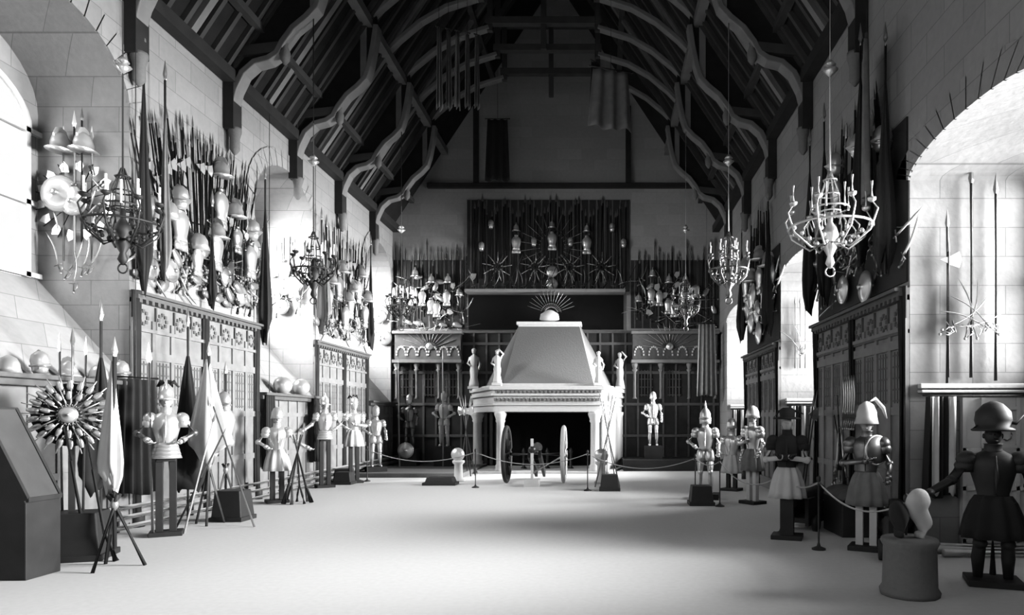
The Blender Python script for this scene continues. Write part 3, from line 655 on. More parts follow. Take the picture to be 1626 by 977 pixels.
# end wall: wings
for nm, x0, x1, fx in (('on the end wall left of the fireplace', 628, 742, 686), ('on the end wall right of the fireplace', 1008, 1138, 1062)):
    J = setsx(Wall((0, DE, 0), (1, 0, 0), 0, nm)); n = 24
    for i in range(n):
        r = random.Random(i+x0); J.put('pike', cx(x0+(x1-x0)*(i+.5)/n, Y), cz(505, Y)+r.uniform(-.2, .3), r.uniform(-.04, .04), 1.1+r.uniform(-.1, .15), .05)
    arms_band(J, cx(x0, Y), cx(x1, Y), cz(525, Y), cz(440, Y), 46, ['pistol', 'sabre', 'sword', 'battle_axe', 'powder_flask'], x0, 1.1, 2.2)
    J.back = .42; burst(J, cx(fx, Y), cz(556, Y), .12, 13, 'sword', 1.05, -1.45, 1.45, .03)
    J.put('round_shield', cx(fx, Y), cz(552, Y), 0, .5, .06); J.back = 0
    for px, py in ((658-686, 478), (671-686, 482), (685-686, 495), (710-686, 482), (694-686, 500)): J.put('breastplate', cx(fx+px, Y), cz(py, Y), 0, .85, .25)
    for px, py in ((-26, 440), (26, 450), (0, 450), (44, 470), (-48, 480)): J.put('morion_helmet', cx(fx+px, Y), cz(py, Y), 0, 1.1, .25)

# ------------------------------------------------------------------ flags
def drape(b, r, z0, z1, c=(0, 0), sy=.6, seed=0, k=5):
    rnd = random.Random(seed); n, m = 40, 12; ph = [rnd.uniform(0, 6) for _ in range(3)]; vs = []; fs = []
    prof = (.55, .95, 1, .93, .84, .74, .64, .54, .45, .36, .27, .18, .08)
    for j in range(m+1):
        v = j/m
        for i in range(n):
            a = 2*PI*i/n; q = r*prof[j]*(1+.26*math.cos(k*a+ph[0]+1.5*v)+.12*math.cos(2*k*a+ph[1]-v*2)+.15*math.cos(a+ph[2]))
            z = z0+(z1-z0)*v
            if j < 2: z += (z1-z0)*(.07*math.cos(2*a+ph[2])+.03*math.cos(k*a+ph[1]))*(2-j)*.6
            vs.append((c[0]+q*math.cos(a), c[1]+q*math.sin(a)*sy, z))
    for j in range(m):
        for i in range(n): fs.append((j*n+i, j*n+(i+1) % n, (j+1)*n+(i+1) % n, (j+1)*n+i))
    fs.append(tuple(range(n-1, -1, -1))); fs.append(tuple(m*n+i for i in range(n)))
    b.add(vs, fs, True)
def furled(x, y, z0, z1, r, label, m='black', lo=.08):
    t = empty('furled_flag', (x, y, z0), label, 'flag'); H = z1-z0
    b = MB(); b.tube([(0, 0, 0), (0, 0, H+.5)], .02, 6); b.build('pole', 'shaft', t)
    b = MB(); drape(b, r, lo*H, .99*H, (0, 0), .75, int(y*7+z1*3)); b.build('cloth', m, t)
    b = MB(); b.tube([(0, 0, H+.48), (0, 0, H+.6), (0, 0, H+.85)], [.02, .035, .003], 6); b.build('finial', 'brass', t)
for x, y, z0, z1, r, lb, m in (
    (WL+.2, 11.62, 4.0, 7.7, .12, 'tall dark furled flag on the post beside the near left window', 'black'), (WL+.35, 11.95, 4.3, 7.3, .09, 'slim grey furled flag next to the near left window post', 'grey'),
    (WL+.22, 13.62, 4.05, 5.6, .08, 'short dark furled flag over the middle post of the near left panelling', 'black'),
    (WL+.22, 15.75, 3.6, 6.9, .12, 'tall dark furled flag on the near jamb of the middle left window', 'black'), (WL+.2, 18.95, 4.2, 6.9, .1, 'dark furled flag on the far jamb of the middle left window', 'black'),
    (WL+.2, 19.3, 4.4, 6.8, .09, 'grey furled flag just beyond the middle left window', 'grey'), (WL+.22, 22.9, 4.2, 7.2, .11, 'dark furled flag at the near jamb of the far left window', 'black'),
    (WR-.25, 10.1, 4.0, 6.9, .14, 'dark furled flag by the near right window', 'black'), (WR-.28, 11.0, 4.3, 7.4, .15, 'large dark furled flag high on the near right panelling', 'black'),
    (WR-.25, 12.9, 4.0, 7.0, .13, 'dark furled flag over the middle of the near right panelling', 'black'),
    (WR-.25, 13.8, 4.0, 6.9, .13, 'dark furled flag beside the middle right window', 'black'), (WR-.25, 17.3, 4.0, 6.9, .13, 'dark furled flag just beyond the middle right window', 'black'), (WR-.25, 20.6, 4.2, 7.0, .14, 'dark furled flag beside the far right window', 'black')):
    furled(x, y, z0, z1, r, lb, m)
def hanging(x, y, z, W_, H_, rz, label, m, folds=4, group=None, tap=.8, cord=0):
    t = empty('hanging_flag', (x, y, z), label, 'flag', rz, group); v, f = gathered(W_, H_, .07, folds, tap, seed=int(x*10)); b = MB(); b.add(v, f, True); b.build('cloth', m, t)
    b = MB(); b.tube([(-W_/2, 0, .03), (W_/2, 0, .03)], .02, 6); b.build('pole', 'shaft', t)
    b = MB(); b.tube([(0, 0, .04), (0, 0, cord or max(.3, rafz(abs(x-CX))-z-.1))], .008, 5); b.build('cord', 'iron', t)
p = PX(970, 112, 17); hanging(p.x, p.y, p.z, 1.15, 1.45, .3, 'broad grey flag hanging from the roof right of centre', 'grey', 3)
p = PX(945, 100, 18); hanging(p.x, p.y, p.z, .35, 1.2, .8, 'narrow dark flag hanging beside the broad grey one', 'black', 2)
for i, px in enumerate((697, 712, 727, 742, 757)):
    p = PX(px, 45+i*3, 16+i*.5); hanging(p.x, p.y, p.z, .16, 1.9, .5, f'{nth(i)} from the left of the narrow tattered flag strips under the roof', 'grey' if i % 2 else 'rib', 2, 'tattered flag strips left of centre', .6)
p = PX(790, 190, 24.5); hanging(p.x, p.y, p.z, .9, 2.2, 0, 'tattered dark flag hanging before the end gable, left', 'black', 3)
p = PX(1385, 80, 10.4); hanging(4.1, 10.6, 7.6, .9, 2.4, 1.2, 'worn grey flag draped high on the near right wall', 'grey', 6)
p = PX(1122, 515, 24.8); hanging(p.x, p.y, p.z, .75, 2.6, 0, 'pale banner hanging at the end wall beside the right corner', 'grey', 4)

# ------------------------------------------------------------------ chandeliers
def chandelier(x, y, zb, R_, label, ztop, m='iron', n=8):
    t = empty('chandelier', (x, y, zb), label, 'chandelier')
    b = MB(); b.tube([(0, 0, 1.5), (0, 0, ztop-zb)], .013, 6); b.build('rod', 'wax' if m != 'iron' else 'iron', t)
    b = MB(); b.lathe([(.01, 2.95), (.12, 3.05), (.03, 3.09), (.09, 3.12), (.02, 3.2)], 10, None); b.build('crown', 'steel', t)
    b = MB()
    pts = [(R_*math.cos(q*PI/12), R_*math.sin(q*PI/12), .72) for q in range(25)]; b.tube(pts, .018, 6)
    pts = [(R_*.45*math.cos(q*PI/12), R_*.45*math.sin(q*PI/12), 1.0) for q in range(25)]; b.tube(pts, .014, 6); b.build('ring', m, t)
    b = MB()
    for z, r in ((.95, .16), (1.2, .14), (1.42, .1)):
        b.tube([(r*math.cos(q*PI/4), r*math.sin(q*PI/4), z) for q in range(9)], .012, 6)
    for q in range(8): b.tube([(.16*math.cos(q*PI/4), .16*math.sin(q*PI/4), .9), (.14*math.cos(q*PI/4), .14*math.sin(q*PI/4), 1.2), (.02*math.cos(q*PI/4), .02*math.sin(q*PI/4), 1.55)], .01, 5)
    b.build('lantern_cage', m, t)
    b = MB(); b.lathe([(.02, .12), (.07, .2), (.04, .3), (.1, .42), (.05, .5), (.13, .6), (.1, .7), (.04, .8), (.04, .95)], 12); b.tube([(.07*math.cos(q*PI/8), 0, .07+.07*math.sin(q*PI/8)) for q in range(17)], .012, 6); b.build('pendant', m, t)
    for q in range(6):
        b = MB(); qx, qy = R_*.45*math.cos(q*PI/3), R_*.45*math.sin(q*PI/3); b.tube([(qx, qy, .98), (qx, qy, 1.32)], .018, 8); b.build('inner_candle', 'wax', t)
    for q in range(n):
        a = 2*PI*q/n+.2; c, s = math.cos(a), math.sin(a); b = MB()
        b.tube([(.05*c, .05*s, .5), (R_*.5*c, R_*.5*s, .42), (R_*.95*c, R_*.95*s, .62), (R_*1.12*c, R_*1.12*s, .9), (R_*.98*c, R_*.98*s, 1.02)], [.018, .016, .015, .013, .01], 6)
        b.tube([(R_*.6*c, R_*.6*s, .45), (R_*.7*c, R_*.7*s, .7), (R_*.5*c, R_*.5*s, .85), (R_*.42*c, R_*.42*s, .7)], .011, 6)
        for k in range(4): b.ell((R_*(.35+k*.2)*c, R_*(.35+k*.2)*s, .48+k*.07), .035, 6, 5)
        b.lathe([(.02, 0), (.06, .03), (.065, .06)], 8, None, 1, 1, (R_*.98*c, R_*.98*s, 1.0)); arm = b.build('arm', m, t)
        b = MB(); b.tube([(R_*.98*c, R_*.98*s, 1.05), (R_*.98*c, R_*.98*s, 1.3)], .018, 8); b.build('candle', 'wax', arm)
chandelier(-7.1, 10.05, 4.0, .5, 'iron chandelier coloured black as a backlit shape before the near left window post', 10.55)  # backlit darkness put into the colour, its right-hand twin is bright steel
chandelier(3.35, 10.05, 3.95, .6, 'ornate iron chandelier with glinting arms before the near right panelling', 10.85, 'steel')
chandelier(-6.2, 14.55, 4.3, .42, 'dark chandelier hanging before the middle left window', 10.55)
chandelier(2.68, 14.55, 4.3, .42, 'small chandelier on a bright rod before the middle right window', 10.6, 'dsteel')
chandelier(-6.1, 20.55, 4.5, .42, 'farthest dark chandelier on the left side', 10.55)
chandelier(2.49, 20.55, 4.5, .42, 'farthest dim chandelier on the right side', 10.6, 'dsteel')

# ------------------------------------------------------------------ figures in armour
def hand(b, p, d, s=1.0):
    x, y, z = frame(d); p = Vector(p)
    b.ell(p+z*.03*s, (.038*s, .026*s, .042*s), 8, 6)
    for k, (o, L) in enumerate(((-.03, .05), (-.01, .065), (.01, .06), (.03, .045))):
        q = p+z*.06*s+x*o*s; b.tube([q, q+z*L*.55*s+y*.012*s, q+z*L*.8*s+y*.04*s], [.011*s, .010*s, .007*s], 6)
    q = p+z*.01*s+x*.04*s; b.tube([q, q+x*.02*s+z*.03*s, q+x*.01*s+z*.055*s+y*.02*s], [.012*s, .011*s, .008*s], 6)
def headface(b, z, T=None):
    b.ell((0, 0, z), (.075, .09, .11), 14, 10); b.tube([(0, 0, z-.16), (0, 0, z-.08)], .05, 10)
    b.tube([(0, -.085, z+.02), (0, -.108, z-.02), (0, -.088, z-.03)], [.008, .015, .009], 6)
    for s in (-1, 1): b.ell((s*.03, -.078, z+.015), (.014, .01, .009), 8, 5); b.ell((s*.077, .01, z-.005), (.012, .02, .03), 8, 5)
    b.tube([(-.025, -.083, z-.055), (0, -.09, z-.057), (.025, -.083, z-.055)], [.004, .007, .004], 6)
POSE = {'down': [(.3, 0, 1.15), (.3, -.14, .93)], 'hip': [(.38, -.02, 1.2), (.22, -.16, 1.08)], 'out': [(.36, -.1, 1.2), (.6, -.3, 1.05)], 'cross': [(.3, -.1, 1.15), (-.06, -.26, 1.2)], 'up': [(.36, -.1, 1.22), (.34, -.28, 1.36)]}
def figure(x, y, H, label, helm='close', legs=False, rz=0, body='steel', skirt='steel', arms=('hip', 'down'), stand='posts', standm='dwood', extra=None, hs=1.0, cat='suit of armour', helmm=None, z0=0, base=True, bw=.22, armm=None, wide=1):
    """H = height of the top of the head above the floor"""
    t = empty('suit_of_armour' if cat != 'mannequin' else 'mannequin', (x, y, z0), label, cat, rz); t.scale = (wide, wide, 1)
    dz = H-z0-1.86; G = lambda p: (p[0], p[1], p[2]+dz)
    b = MB(); b.lathe([(.14, 1.0), (.135, 1.05), (.16, 1.16), (.195, 1.3), (.2, 1.4), (.17, 1.48), (.09, 1.53), (.065, 1.56)], 20, None, 1, .72, (0, 0, dz))
    b.tube([G((0, -.13, 1.05)), G((0, -.165, 1.25)), G((0, -.12, 1.48))], [.008, .022, .008], 6)
    b.build('cuirass', body, t)
    b = MB(); b.lathe([(.095, 1.5), (.08, 1.54), (.075, 1.6), (.085, 1.61)], 14, None, 1, .9, (0, 0, dz)); b.build('gorget', body, t)
    b = MB(); n = 22
    if skirt in ('cloth', 'grey', 'black'): b.lathe([(.27, .56), (.255, .66), (.23, .8), (.185, .95), (.145, 1.03)], 54, None, 1, .8, (0, 0, dz), 9, .11)
    elif legs:
        for s in (-1, 1): b.lathe([(.115, .76), (.12, .84), (.1, .96), (.07, 1.03)], 14, None, 1, .95, (s*.09, -.01, dz))
    else:
        for k in range(4): b.lathe([(.2-.015*k+.02, .8+k*.06), (.195-.015*k, .87+k*.06)], n, None, 1, .8, (0, 0, dz))
    b.build('tassets', skirt, t)
    for s, pz in zip((-1, 1), arms):
        e, h = [(s*a, c, d) for a, c, d in POSE[pz]] if isinstance(pz, str) else pz
        sh = (s*.215, 0, 1.43)
        b = MB(); b.tube([G(sh), G(e), G(h)], [.065, .05, .036], 10); b.ell(G(e), .058, 10, 7); arm = b.build('arm', armm or body, t)
        for q in range(1):
            pb = MB(); pb.ell(G(sh), (.1, .105, .1), 12, 8); pb.lathe([(.085, -.14), (.1, -.06), (.07, 0)], 12, None, 1, 1, G((s*.23, 0, 1.43))); pb.build('pauldron', body, t)
        g = MB(); d = Vector(h)-Vector(e); hand(g, G(h), d); g.lathe([(.04, -.02), (.05, .05)], 10, Matrix.Translation(G(h)) @ d.to_track_quat('Z', 'Y').to_matrix().to_4x4() @ Matrix.Translation((0, 0, -.06))); g.build('gauntlet', body, arm)
    if legs:
        for s in (-1, 1):
            b = MB(); b.tube([G((s*.09, 0, .95)), G((s*.11, -.02, .72)), G((s*.115, -.03, .5)), G((s*.125, .01, .33)), G((s*.125, .01, .1))], [.095, .085, .055, .06, .04], 12)
            b.ell(G((s*.115, -.045, .5)), (.065, .06, .07), 10, 7); lg = b.build('leg', body, t)
            b = MB(); b.tube([G((s*.125, .05, .05)), G((s*.13, -.05, .05)), G((s*.14, -.17, .03))], [.045, .05, .025], 10); b.build('sabaton', body, lg)
    hz = 1.72*1+dz
    hm = helmm or body
    if helm in ('morion', 'sallet', 'spiked', 'hat', 'big', 'crested', 'turban'):
        b = MB(); headface(b, hz-.02); b.build('head', 'skin' if hm != 'iron' else 'iron', t)
    b = MB(); T = Matrix.Translation((0, 0, hz+.01)) @ Matrix.Scale(hs, 4)
    if helm in ('morion', 'close', 'sallet', 'spiked'):
        q = helm_mb(helm); b.add(q.v, q.f, True, T)
        if helm == 'close': b.add([tuple(v) for v in []], [])
    elif helm == 'crested':
        q = helm_mb('sallet'); b.add(q.v, q.f, True, T @ Matrix.Scale(1.2, 4))
        b.tube([T @ Vector((.0, .0, .27)), T @ Vector((.1, .1, .33)), T @ Vector((.2, .16, .2)), T @ Vector((.24, .2, .05))], [.015, .03, .03, .01], 8)
    elif helm == 'hat':
        b.lathe([(.19, .04), (.2, .06), (.1, .08), (.11, .18), (.06, .22)], 16, T, 1.1, .9)
        b.tube([T @ Vector((-.2, .02, .07)), T @ Vector((-.13, .03, .16)), T @ Vector((0, .05, .2)), T @ Vector((.15, .03, .16)), T @ Vector((.24, 0, .12))], [.02, .05, .06, .05, .02], 8, None, .4)
    elif helm == 'big':
        b.lathe([(.15, .02), (.155, .04), (.12, .06), (.135, .13), (.125, .22), (.07, .3), (.02, .33)], 20, T, 1.1, 1)
        b.tube([T @ Vector(q) for q in ((-.17, 0, .03), (-.1, -.03, .1), (.05, -.02, .14), (.17, 0, .1), (.23, 0, .19))], [.012, .04, .06, .045, .01], 8, None, .5)
    elif helm == 'turban':
        b.lathe([(.1, 0), (.17, .04), (.19, .12), (.16, .21), (.08, .27), (.02, .29)], 16, T)
    h_ = b.build('helmet', hm, t)
    if extra == 'plume':
        b = MB()
        for a in range(5): b.tube([(0, .05, hz+.2), (.1*math.cos(a*1.3), .1+.03*a, hz+.3), (.16*math.cos(a*1.3), .16, hz+.22)], [.02, .035, .012], 7)
        b.build('plume', 'black', h_)
    # stand
    zt = dz+.78
    b = MB()
    if stand == 'posts':
        for s in (-1, 1): b.box((s*bw/2.4, 0, zt/2+.05), (.1, .1, zt+.1))
        b.box((0, 0, zt), (.26, .16, .06))
    elif stand == 'pillar': b.box((0, 0, zt/2+.05), (.2, .2, zt+.1))
    elif stand == 'plinth': b.box((0, 0, (dz+.01)/2), (.62, .5, max(.05, dz+.01)))
    elif stand == 'pole': b.tube([(0, .02, .1), (0, .02, dz+1.0)], .03, 8)
    b.build('stand', standm, t, .006)
    if base and stand != 'plinth':
        b = MB(); b.box((0, 0, .035), (.46, .4, .07)); b.build('base', 'dwood', t, .01)
    return t
# left side, near to far
figure(PX(264, 0, 10.8).x, 10.8, 2.28, 'half suit of armour with dark plumes beside the tall lance on the left', 'morion', rz=.5, skirt='steel', extra='plume', armm='dsteel', arms=('hip', 'hip'))
figure(PX(440, 0, 15).x, 15, 2.0, 'pale robed half armour on two posts before the middle left window', 'sallet', rz=.6, skirt='cloth', body='steel', arms=('hip', 'out'))
figure(PX(516, 0, 18.3).x, 18.3, 2.35, 'bright half armour on dark posts before the far left panelling', 'morion', rz=.6, body='steel', skirt='steel', arms=('out', 'hip'))
figure(PX(562, 0, 19.6).x, 19.6, 2.35, 'half armour with drooping plume next to a low black box on the left', 'close', rz=.6, body='steel', skirt='cloth', extra='plume', arms=('hip', 'cross'))
figure(PX(597, 0, 22.0).x, 22.0, 2.15, 'farthest white armour along the left wall', 'close', True, rz=.5, stand='plinth')
# end wall
figure(PX(650, 0, 24.6).x, 24.6, 2.6, 'dark full armour in the left niche of the end wall', 'close', True, body='dsteel', helmm='steel', stand='plinth', arms=('hip', 'down'), skirt='dsteel', z0=.14)
figure(PX(705, 0, 24.6).x, 24.6, 2.7, 'bright full armour in the niche next to the fireplace', 'close', True, stand='plinth', arms=('hip', 'hip'), body='white', skirt='white', z0=.14)  # steel suit coloured white so that its plates look brightly lit
figure(PX(1037, 0, 24.6).x, 24.6, 2.72, 'pale full armour high on the platform right of the fireplace', 'sallet', True, stand='plinth', arms=('hip', 'down'), z0=.4)
# right side, far to near
figure(PX(1120, 0, 15.7).x, 15.7, 1.98, 'slim full armour with pointed helmet at the end of the barrier rope', 'spiked', True, rz=-.2, stand='plinth', arms=('hip', 'down'))
figure(PX(1162, 0, 17.5).x, 17.5, 1.75, 'small white armour before the far right window', 'sallet', False, rz=-.6, stand='posts', skirt='cloth')
figure(PX(1195, 0, 14.8).x, 14.8, 2.02, 'pale cuirass and round helmet on a light pillar beside the middle right window', 'sallet', False, rz=-1.0, stand='posts', standm='pale', skirt='grey', arms=('cross', 'down'))
figure(PX(1250, 0, 10.5).x, 10.5, 1.93, 'mannequin in cocked black hat with folded arms on a dark pillar', 'hat', False, rz=-.35, body='black', armm='cloth', helmm='black', skirt='cloth', stand='pillar', arms=('cross', 'cross'), cat='mannequin')
figure(PX(1376, 0, 9.6).x, 9.6, 1.93, 'dark half armour with white crested helmet on two pale posts', 'crested', False, rz=-.5, body='dsteel', helmm='cloth', skirt='grey', stand='posts', standm='pale', arms=('cross', 'down'))
R5 = figure(PX(1577, 0, 7.6).x, 7.6, 1.82, 'armour coloured black as a silhouette with brimmed crested hat standing nearest on the right', 'big', legs=True, rz=-.35, body='iron', skirt='black', helmm='iron', stand='pole', standm='iron', arms=('out', 'down'), hs=1.08, wide=1.2)  # backlit silhouette put into the colour, face and plates all black
# extra pieces on the R4 figure: scarf and shield
t = empty('round_shield', PX(1392, 715, 9.45), 'pale-rimmed target shield at the side of the white crested armour', 'shield', .4)
b = MB(); b.lathe([(.2, 0), (.19, .02), (.05, .05)], 20, Matrix.Rotation(PI/2, 4, 'X')); b.build('face', 'dsteel', t)
b = MB(); b.tube([(.2*math.cos(q*PI/12), 0, .2*math.sin(q*PI/12)) for q in range(25)], .016, 6); b.build('rim', 'steel', t)

def single(kind, p, th, roll, sc, label, cat, tilt=0): return inst(kind, TM(p, th, roll, sc, tilt), label, cat)
def lean(p0, p1, kind, label, L, group=None):
    p0, p1 = Vector(p0), Vector(p1); d = p1-p0
    return inst(kind, Matrix.Translation(p0) @ d.to_track_quat('Z', 'Y').to_matrix().to_4x4() @ Matrix.Scale(d.length/L, 4), label, CATS[kind], group)
lean((-7.02, 10.6, 0), (-7.12, 10.65, 3.05), 'lance', 'tall pale lance standing before the plumed half armour', 2.4)
lean((-7.25, 24.2, .14), (-7.3, 24.2, 4.0), 'lance', 'tall lance beside the dark armour in the left niche', 2.4)
lean((-5.7, 24.2, .14), (-5.72, 24.2, 4.4), 'lance', 'tall lance held before the bright armour next to the fireplace', 2.4)
sh = inst('round_shield', TM((-7.0, 24.1, .72), 0, 0, 1.05), 'white round shield leaning below the dark armour on the platform', 'shield')
# circular trophy of pistols on black box
def boxbase(x, y, w_, d_, h_, label, rz=0, m='iron'):
    t = empty('plinth_block', (x, y, 0), label, 'plinth', rz)
    b = MB(); b.box((0, 0, h_/2), (w_, d_, h_), None, .82); b.build('block', m, t, .015); b = MB(); b.box((0, 0, .04), (w_*1.08, d_*1.08, .08)); b.build('skirting', m, t, .01)
boxbase(-6.98, 9.0, .75, .6, .62, 'large black block carrying the wheel of pistols at the near left', .3)
K = setsx(Wall((-7.05, 9.0, 0), (math.cos(.5), math.sin(.5), 0), .5, 'in the near left pistol wheel'))
burst(K, 0, 1.9, .1, 18, 'pistol', .62, 0, 2*PI, .08); burst(K, 0, 1.9, .28, 24, 'pistol', .6, 0, 2*PI, .0)
burst(K, 0, 1.9, .33, 22, 'powder_flask', .42, 0, 2*PI, .03); burst(K, 0, 1.9, .2, 14, 'powder_flask', .36, 0, 2*PI, .1)
K.put('round_shield', 0, 1.9, 0, .4, .14)
t = empty('trophy_board', (-7.05, 9.0, 0), 'dark round board on a post behind the wheel of pistols', 'stand', .5)
b = MB(); b.lathe([(.42, 0), (.42, .04)], 24, Matrix.Translation((0, .06, 1.9)) @ Matrix.Rotation(PI/2, 4, 'X')); b.build('board', 'iron', t); b = MB(); b.box((0, .08, 1.2), (.07, .05, 1.3)); b.build('post', 'dwood', t)
for i, (dx, zt) in enumerate(((-.2, 3.0), (0, 3.1), (.2, 2.95))):
    lean((-7.1+dx*.7, 9.1, .6), (-7.1+dx*.9, 9.1, zt), 'lance', ('left', 'middle', 'right')[i]+' one of three pale spears rising from the wheel of pistols', 2.4)
lean((-6.65, 8.8, .0), (-7.05, 8.9, 1.75), 'musket', 'brass-mounted musket propped against the wheel of pistols', 1.35); lean((-6.35, 8.75, 0), (-6.8, 8.95, 1.6), 'musket', 'dark musket leaning outward from the black block', 1.35)
# display case at left edge
t = empty('display_case', (-6.88, 8.0, 0), 'sloping glazed display case in the near left corner', 'display case')
b = MB(); b.ext([(-.95, .0), (.3, .0), (.3, .88), (-.25, 1.95), (-.95, 2.1)], lambda a, c, t_: (a, t_, c), -.25, .25); b.build('cabinet', 'dwood', t, .01)
b = MB(); b.ext([(-.24, 1.94), (.29, .91), (.31, .93), (-.22, 1.97)], lambda a, c, t_: (a, t_, c), -.21, .21); b.build('lid', 'rafter', t, .005)
b = MB()
for yy in (-.23, .23): b.beam((-.24, yy, 1.97), (.3, yy, .92), .04, .05)
for q in ((.3, .92), (-.24, 1.96)): b.beam((q[0], -.24, q[1]), (q[0], .24, q[1]), .05, .05)
b.build('lid_frame', 'dwood', t)
# tripods
def tripod(x, y, H, r, label, cloth=None, n=3, ph=0, cross=.25, m='dwood', cm='cloth', rad=.16):
    t = empty('pike_tripod', (x, y, 0), label, 'stand')
    for k in range(n):
        a = ph+2*PI*k/n; b = MB(); b.tube([(r*math.cos(a), r*math.sin(a), 0.0), (0, 0, H*cross), (-r*.25*math.cos(a), -r*.25*math.sin(a), H*cross*1.15)], .022, 6); b.build('leg', m, t)
    b = MB(); b.tube([(0, 0, .3*H*cross), (0, 0, H)], .024, 8); b.build('pole', m, t)
    b = MB(); b.lathe([(.03, H*cross*.9), (.05, H*cross), (.03, H*cross*1.1)], 8); b.build('binding', 'brass', t)
    if cloth: b = MB(); drape(b, rad, H*.4, H*.98, (-.03, 0), .7, int(x*9)); b.build('flag_cloth', cm, t)
    b = MB(); b.tube([(0, 0, H-.02), (0, 0, H+.07), (0, 0, H+.25)], [.02, .035, .003], 6); b.build('finial', 'steel', t)
tripod(-6.07, 8.45, 2.62, .32, 'wooden tripod with a tall pole and pale furled flag, nearest on the left', True, 3, .4, .3, rad=.12)
furled(-7.2, 9.75, 0, 2.75, .24, 'broad black furled flag hanging behind the nearest tripod', 'black', .33)
tripod(-6.9, 11.9, 2.95, .25, 'tall stack of pikes wrapped in pale flags beside the left panelling', True, 3, .9, .35, 'shaft', 'cloth', .28)
for i, (p0, p1, lb) in enumerate((((-6.95, 11.0, 0), (-6.35, 11.5, 1.75), 'leftmost'), ((-6.72, 10.9, 0), (-6.6, 11.6, 2.0), 'middle'), ((-5.95, 11.6, 0), (-6.85, 11.8, 2.3), 'rightmost'))):
    lean(p0, p1, 'lance' if i != 0 else 'pike', f'{lb} of three crossed shafts before the stack of pikes', 2.4)
boxbase(-6.75, 12.4, .55, .5, .55, 'black block behind the crossed shafts on the left')
furled(-7.45, 12.2, 0, 3.0, .26, 'dark furled flag hanging beside the stack of pikes', 'black', .25)
tripod(-7.55, 13.6, 2.75, .25, 'lance stand with small cuirass against the left panelling', None, 3, 0, .3, 'shaft'); inst('breastplate', TM((-7.5, 13.45, 1.45), .9, 0, 1.15), 'grey breastplate on the lance stand by the left panelling', 'breastplate'); inst('close_helmet', TM((-7.5, 13.45, 2.1), .9, 0, 1.1), 'visored helmet on the lance stand by the left panelling', 'helmet')
# muskets piled
for k in range(7):
    a = k*2*PI/7; lean((-6.7+.28*math.cos(a), 14.9+.28*math.sin(a), 0), (-6.7-.1*math.cos(a), 14.9-.1*math.sin(a), 1.5), 'musket', f'musket whose butt stands {nth(sorted(range(7), key=lambda q: math.cos(q*2*PI/7+.001*q)).index(k))} from the left in the stacked pyramid', 1.35, 'muskets stacked before the middle left window')
boxbase(-7.5, 19.7, .5, .5, .4, 'low black box below the drooping plume armour'); boxbase(PX(547, 0, 19.2).x, 19.2, .5, .45, .35, 'small black block among the far left armours')
for x, y, lb in ((WL+.22, 15.95, 'near'), (WL+.22, 18.5, 'far')):
    hanging(x, y, 2.4, .5, 1.7, PI/2, f'black drape at the {lb} side of the middle left window ledge', 'black', 4)
hanging(WL+.35, 11.2, 2.5, .8, 1.9, PI/2-.3, 'broad black drape under the near left window ledge', 'black', 5)
for i, (y, k, lb) in enumerate(((8.6, 'morion_helmet', 'first'), (9.0, 'sallet_helmet', 'second'), (9.5, 'close_helmet', 'third'), (10.0, 'morion_helmet', 'fourth'), (10.6, 'sallet_helmet', 'fifth'), (11.1, 'close_helmet', 'sixth'))):
    inst(k, TM((WL+.18, y, 2.475 if 'close' not in k else 2.57), PI/2, 0, .88), f'{lb} helmet along the near left window ledge, counted from the camera', 'helmet')
for y, lb in ((16.7, 'nearer'), (17.7, 'farther')):
    t = empty('globe_helmet', (WL+.18, y, 2.47), f'{lb} round pale helmet on the ledge of the middle left window', 'helmet'); b = MB(); b.ell((0, 0, .2), .22, 16, 12); b.build('skull', 'steel', t); b = MB(); b.lathe([(.12, 0), (.1, .05)], 12); b.build('neck_ring', 'brass', t)
# middle foreground by fireplace
t = empty('field_gun', (-1.95, 19.5, 0), 'field gun with two tall spoked wheels standing before the fireplace', 'cannon')
def wheel(x, R_):
    b = MB(); b.tube([(x, R_*.93*math.cos(q*PI/16), R_+R_*.93*math.sin(q*PI/16)) for q in range(33)], .06, 8); b.tube([(x-.1, 0, R_), (x+.1, 0, R_)], .12, 12)
    for q in range(12): a = q*PI/6; b.tube([(x, .1*math.cos(a), R_+.1*math.sin(a)), (x, R_*.9*math.cos(a), R_+R_*.9*math.sin(a))], .03, 6)
    return b
wheel(-.82, .83).build('wheel', 'dwood', t); wheel(.82, .83).build('wheel', 'pale', t)
b = MB(); b.tube([(-.8, 0, .83), (.8, 0, .83)], .05); b.build('axle', 'dwood', t)
b = MB(); b.lathe([(.14, -.6), (.15, -.5), (.13, -.4), (.12, .3), (.09, .9), (.11, .98), (.09, 1.05)], 16, Matrix.Translation((0, .1, 1.0)) @ Matrix.Rotation(PI/2, 4, 'X')); b.build('barrel', 'gun', t)
b = MB(); b.beam((-.15, -.3, .85), (-.12, 1.6, .15), .08, .22); b.beam((.15, -.3, .85), (.12, 1.6, .15), .08, .22); b.build('trail', 'dwood', t)
b = MB(); b.box((0, -.9, .75), (.07, .07, 1.1)); b.tube([(0, -.9, .35), (.9, -.6, .85)], .035, 6); b.box((0, -.9, .1), (.4, .4, .2)); b.build('tow_pole', 'pale', t)
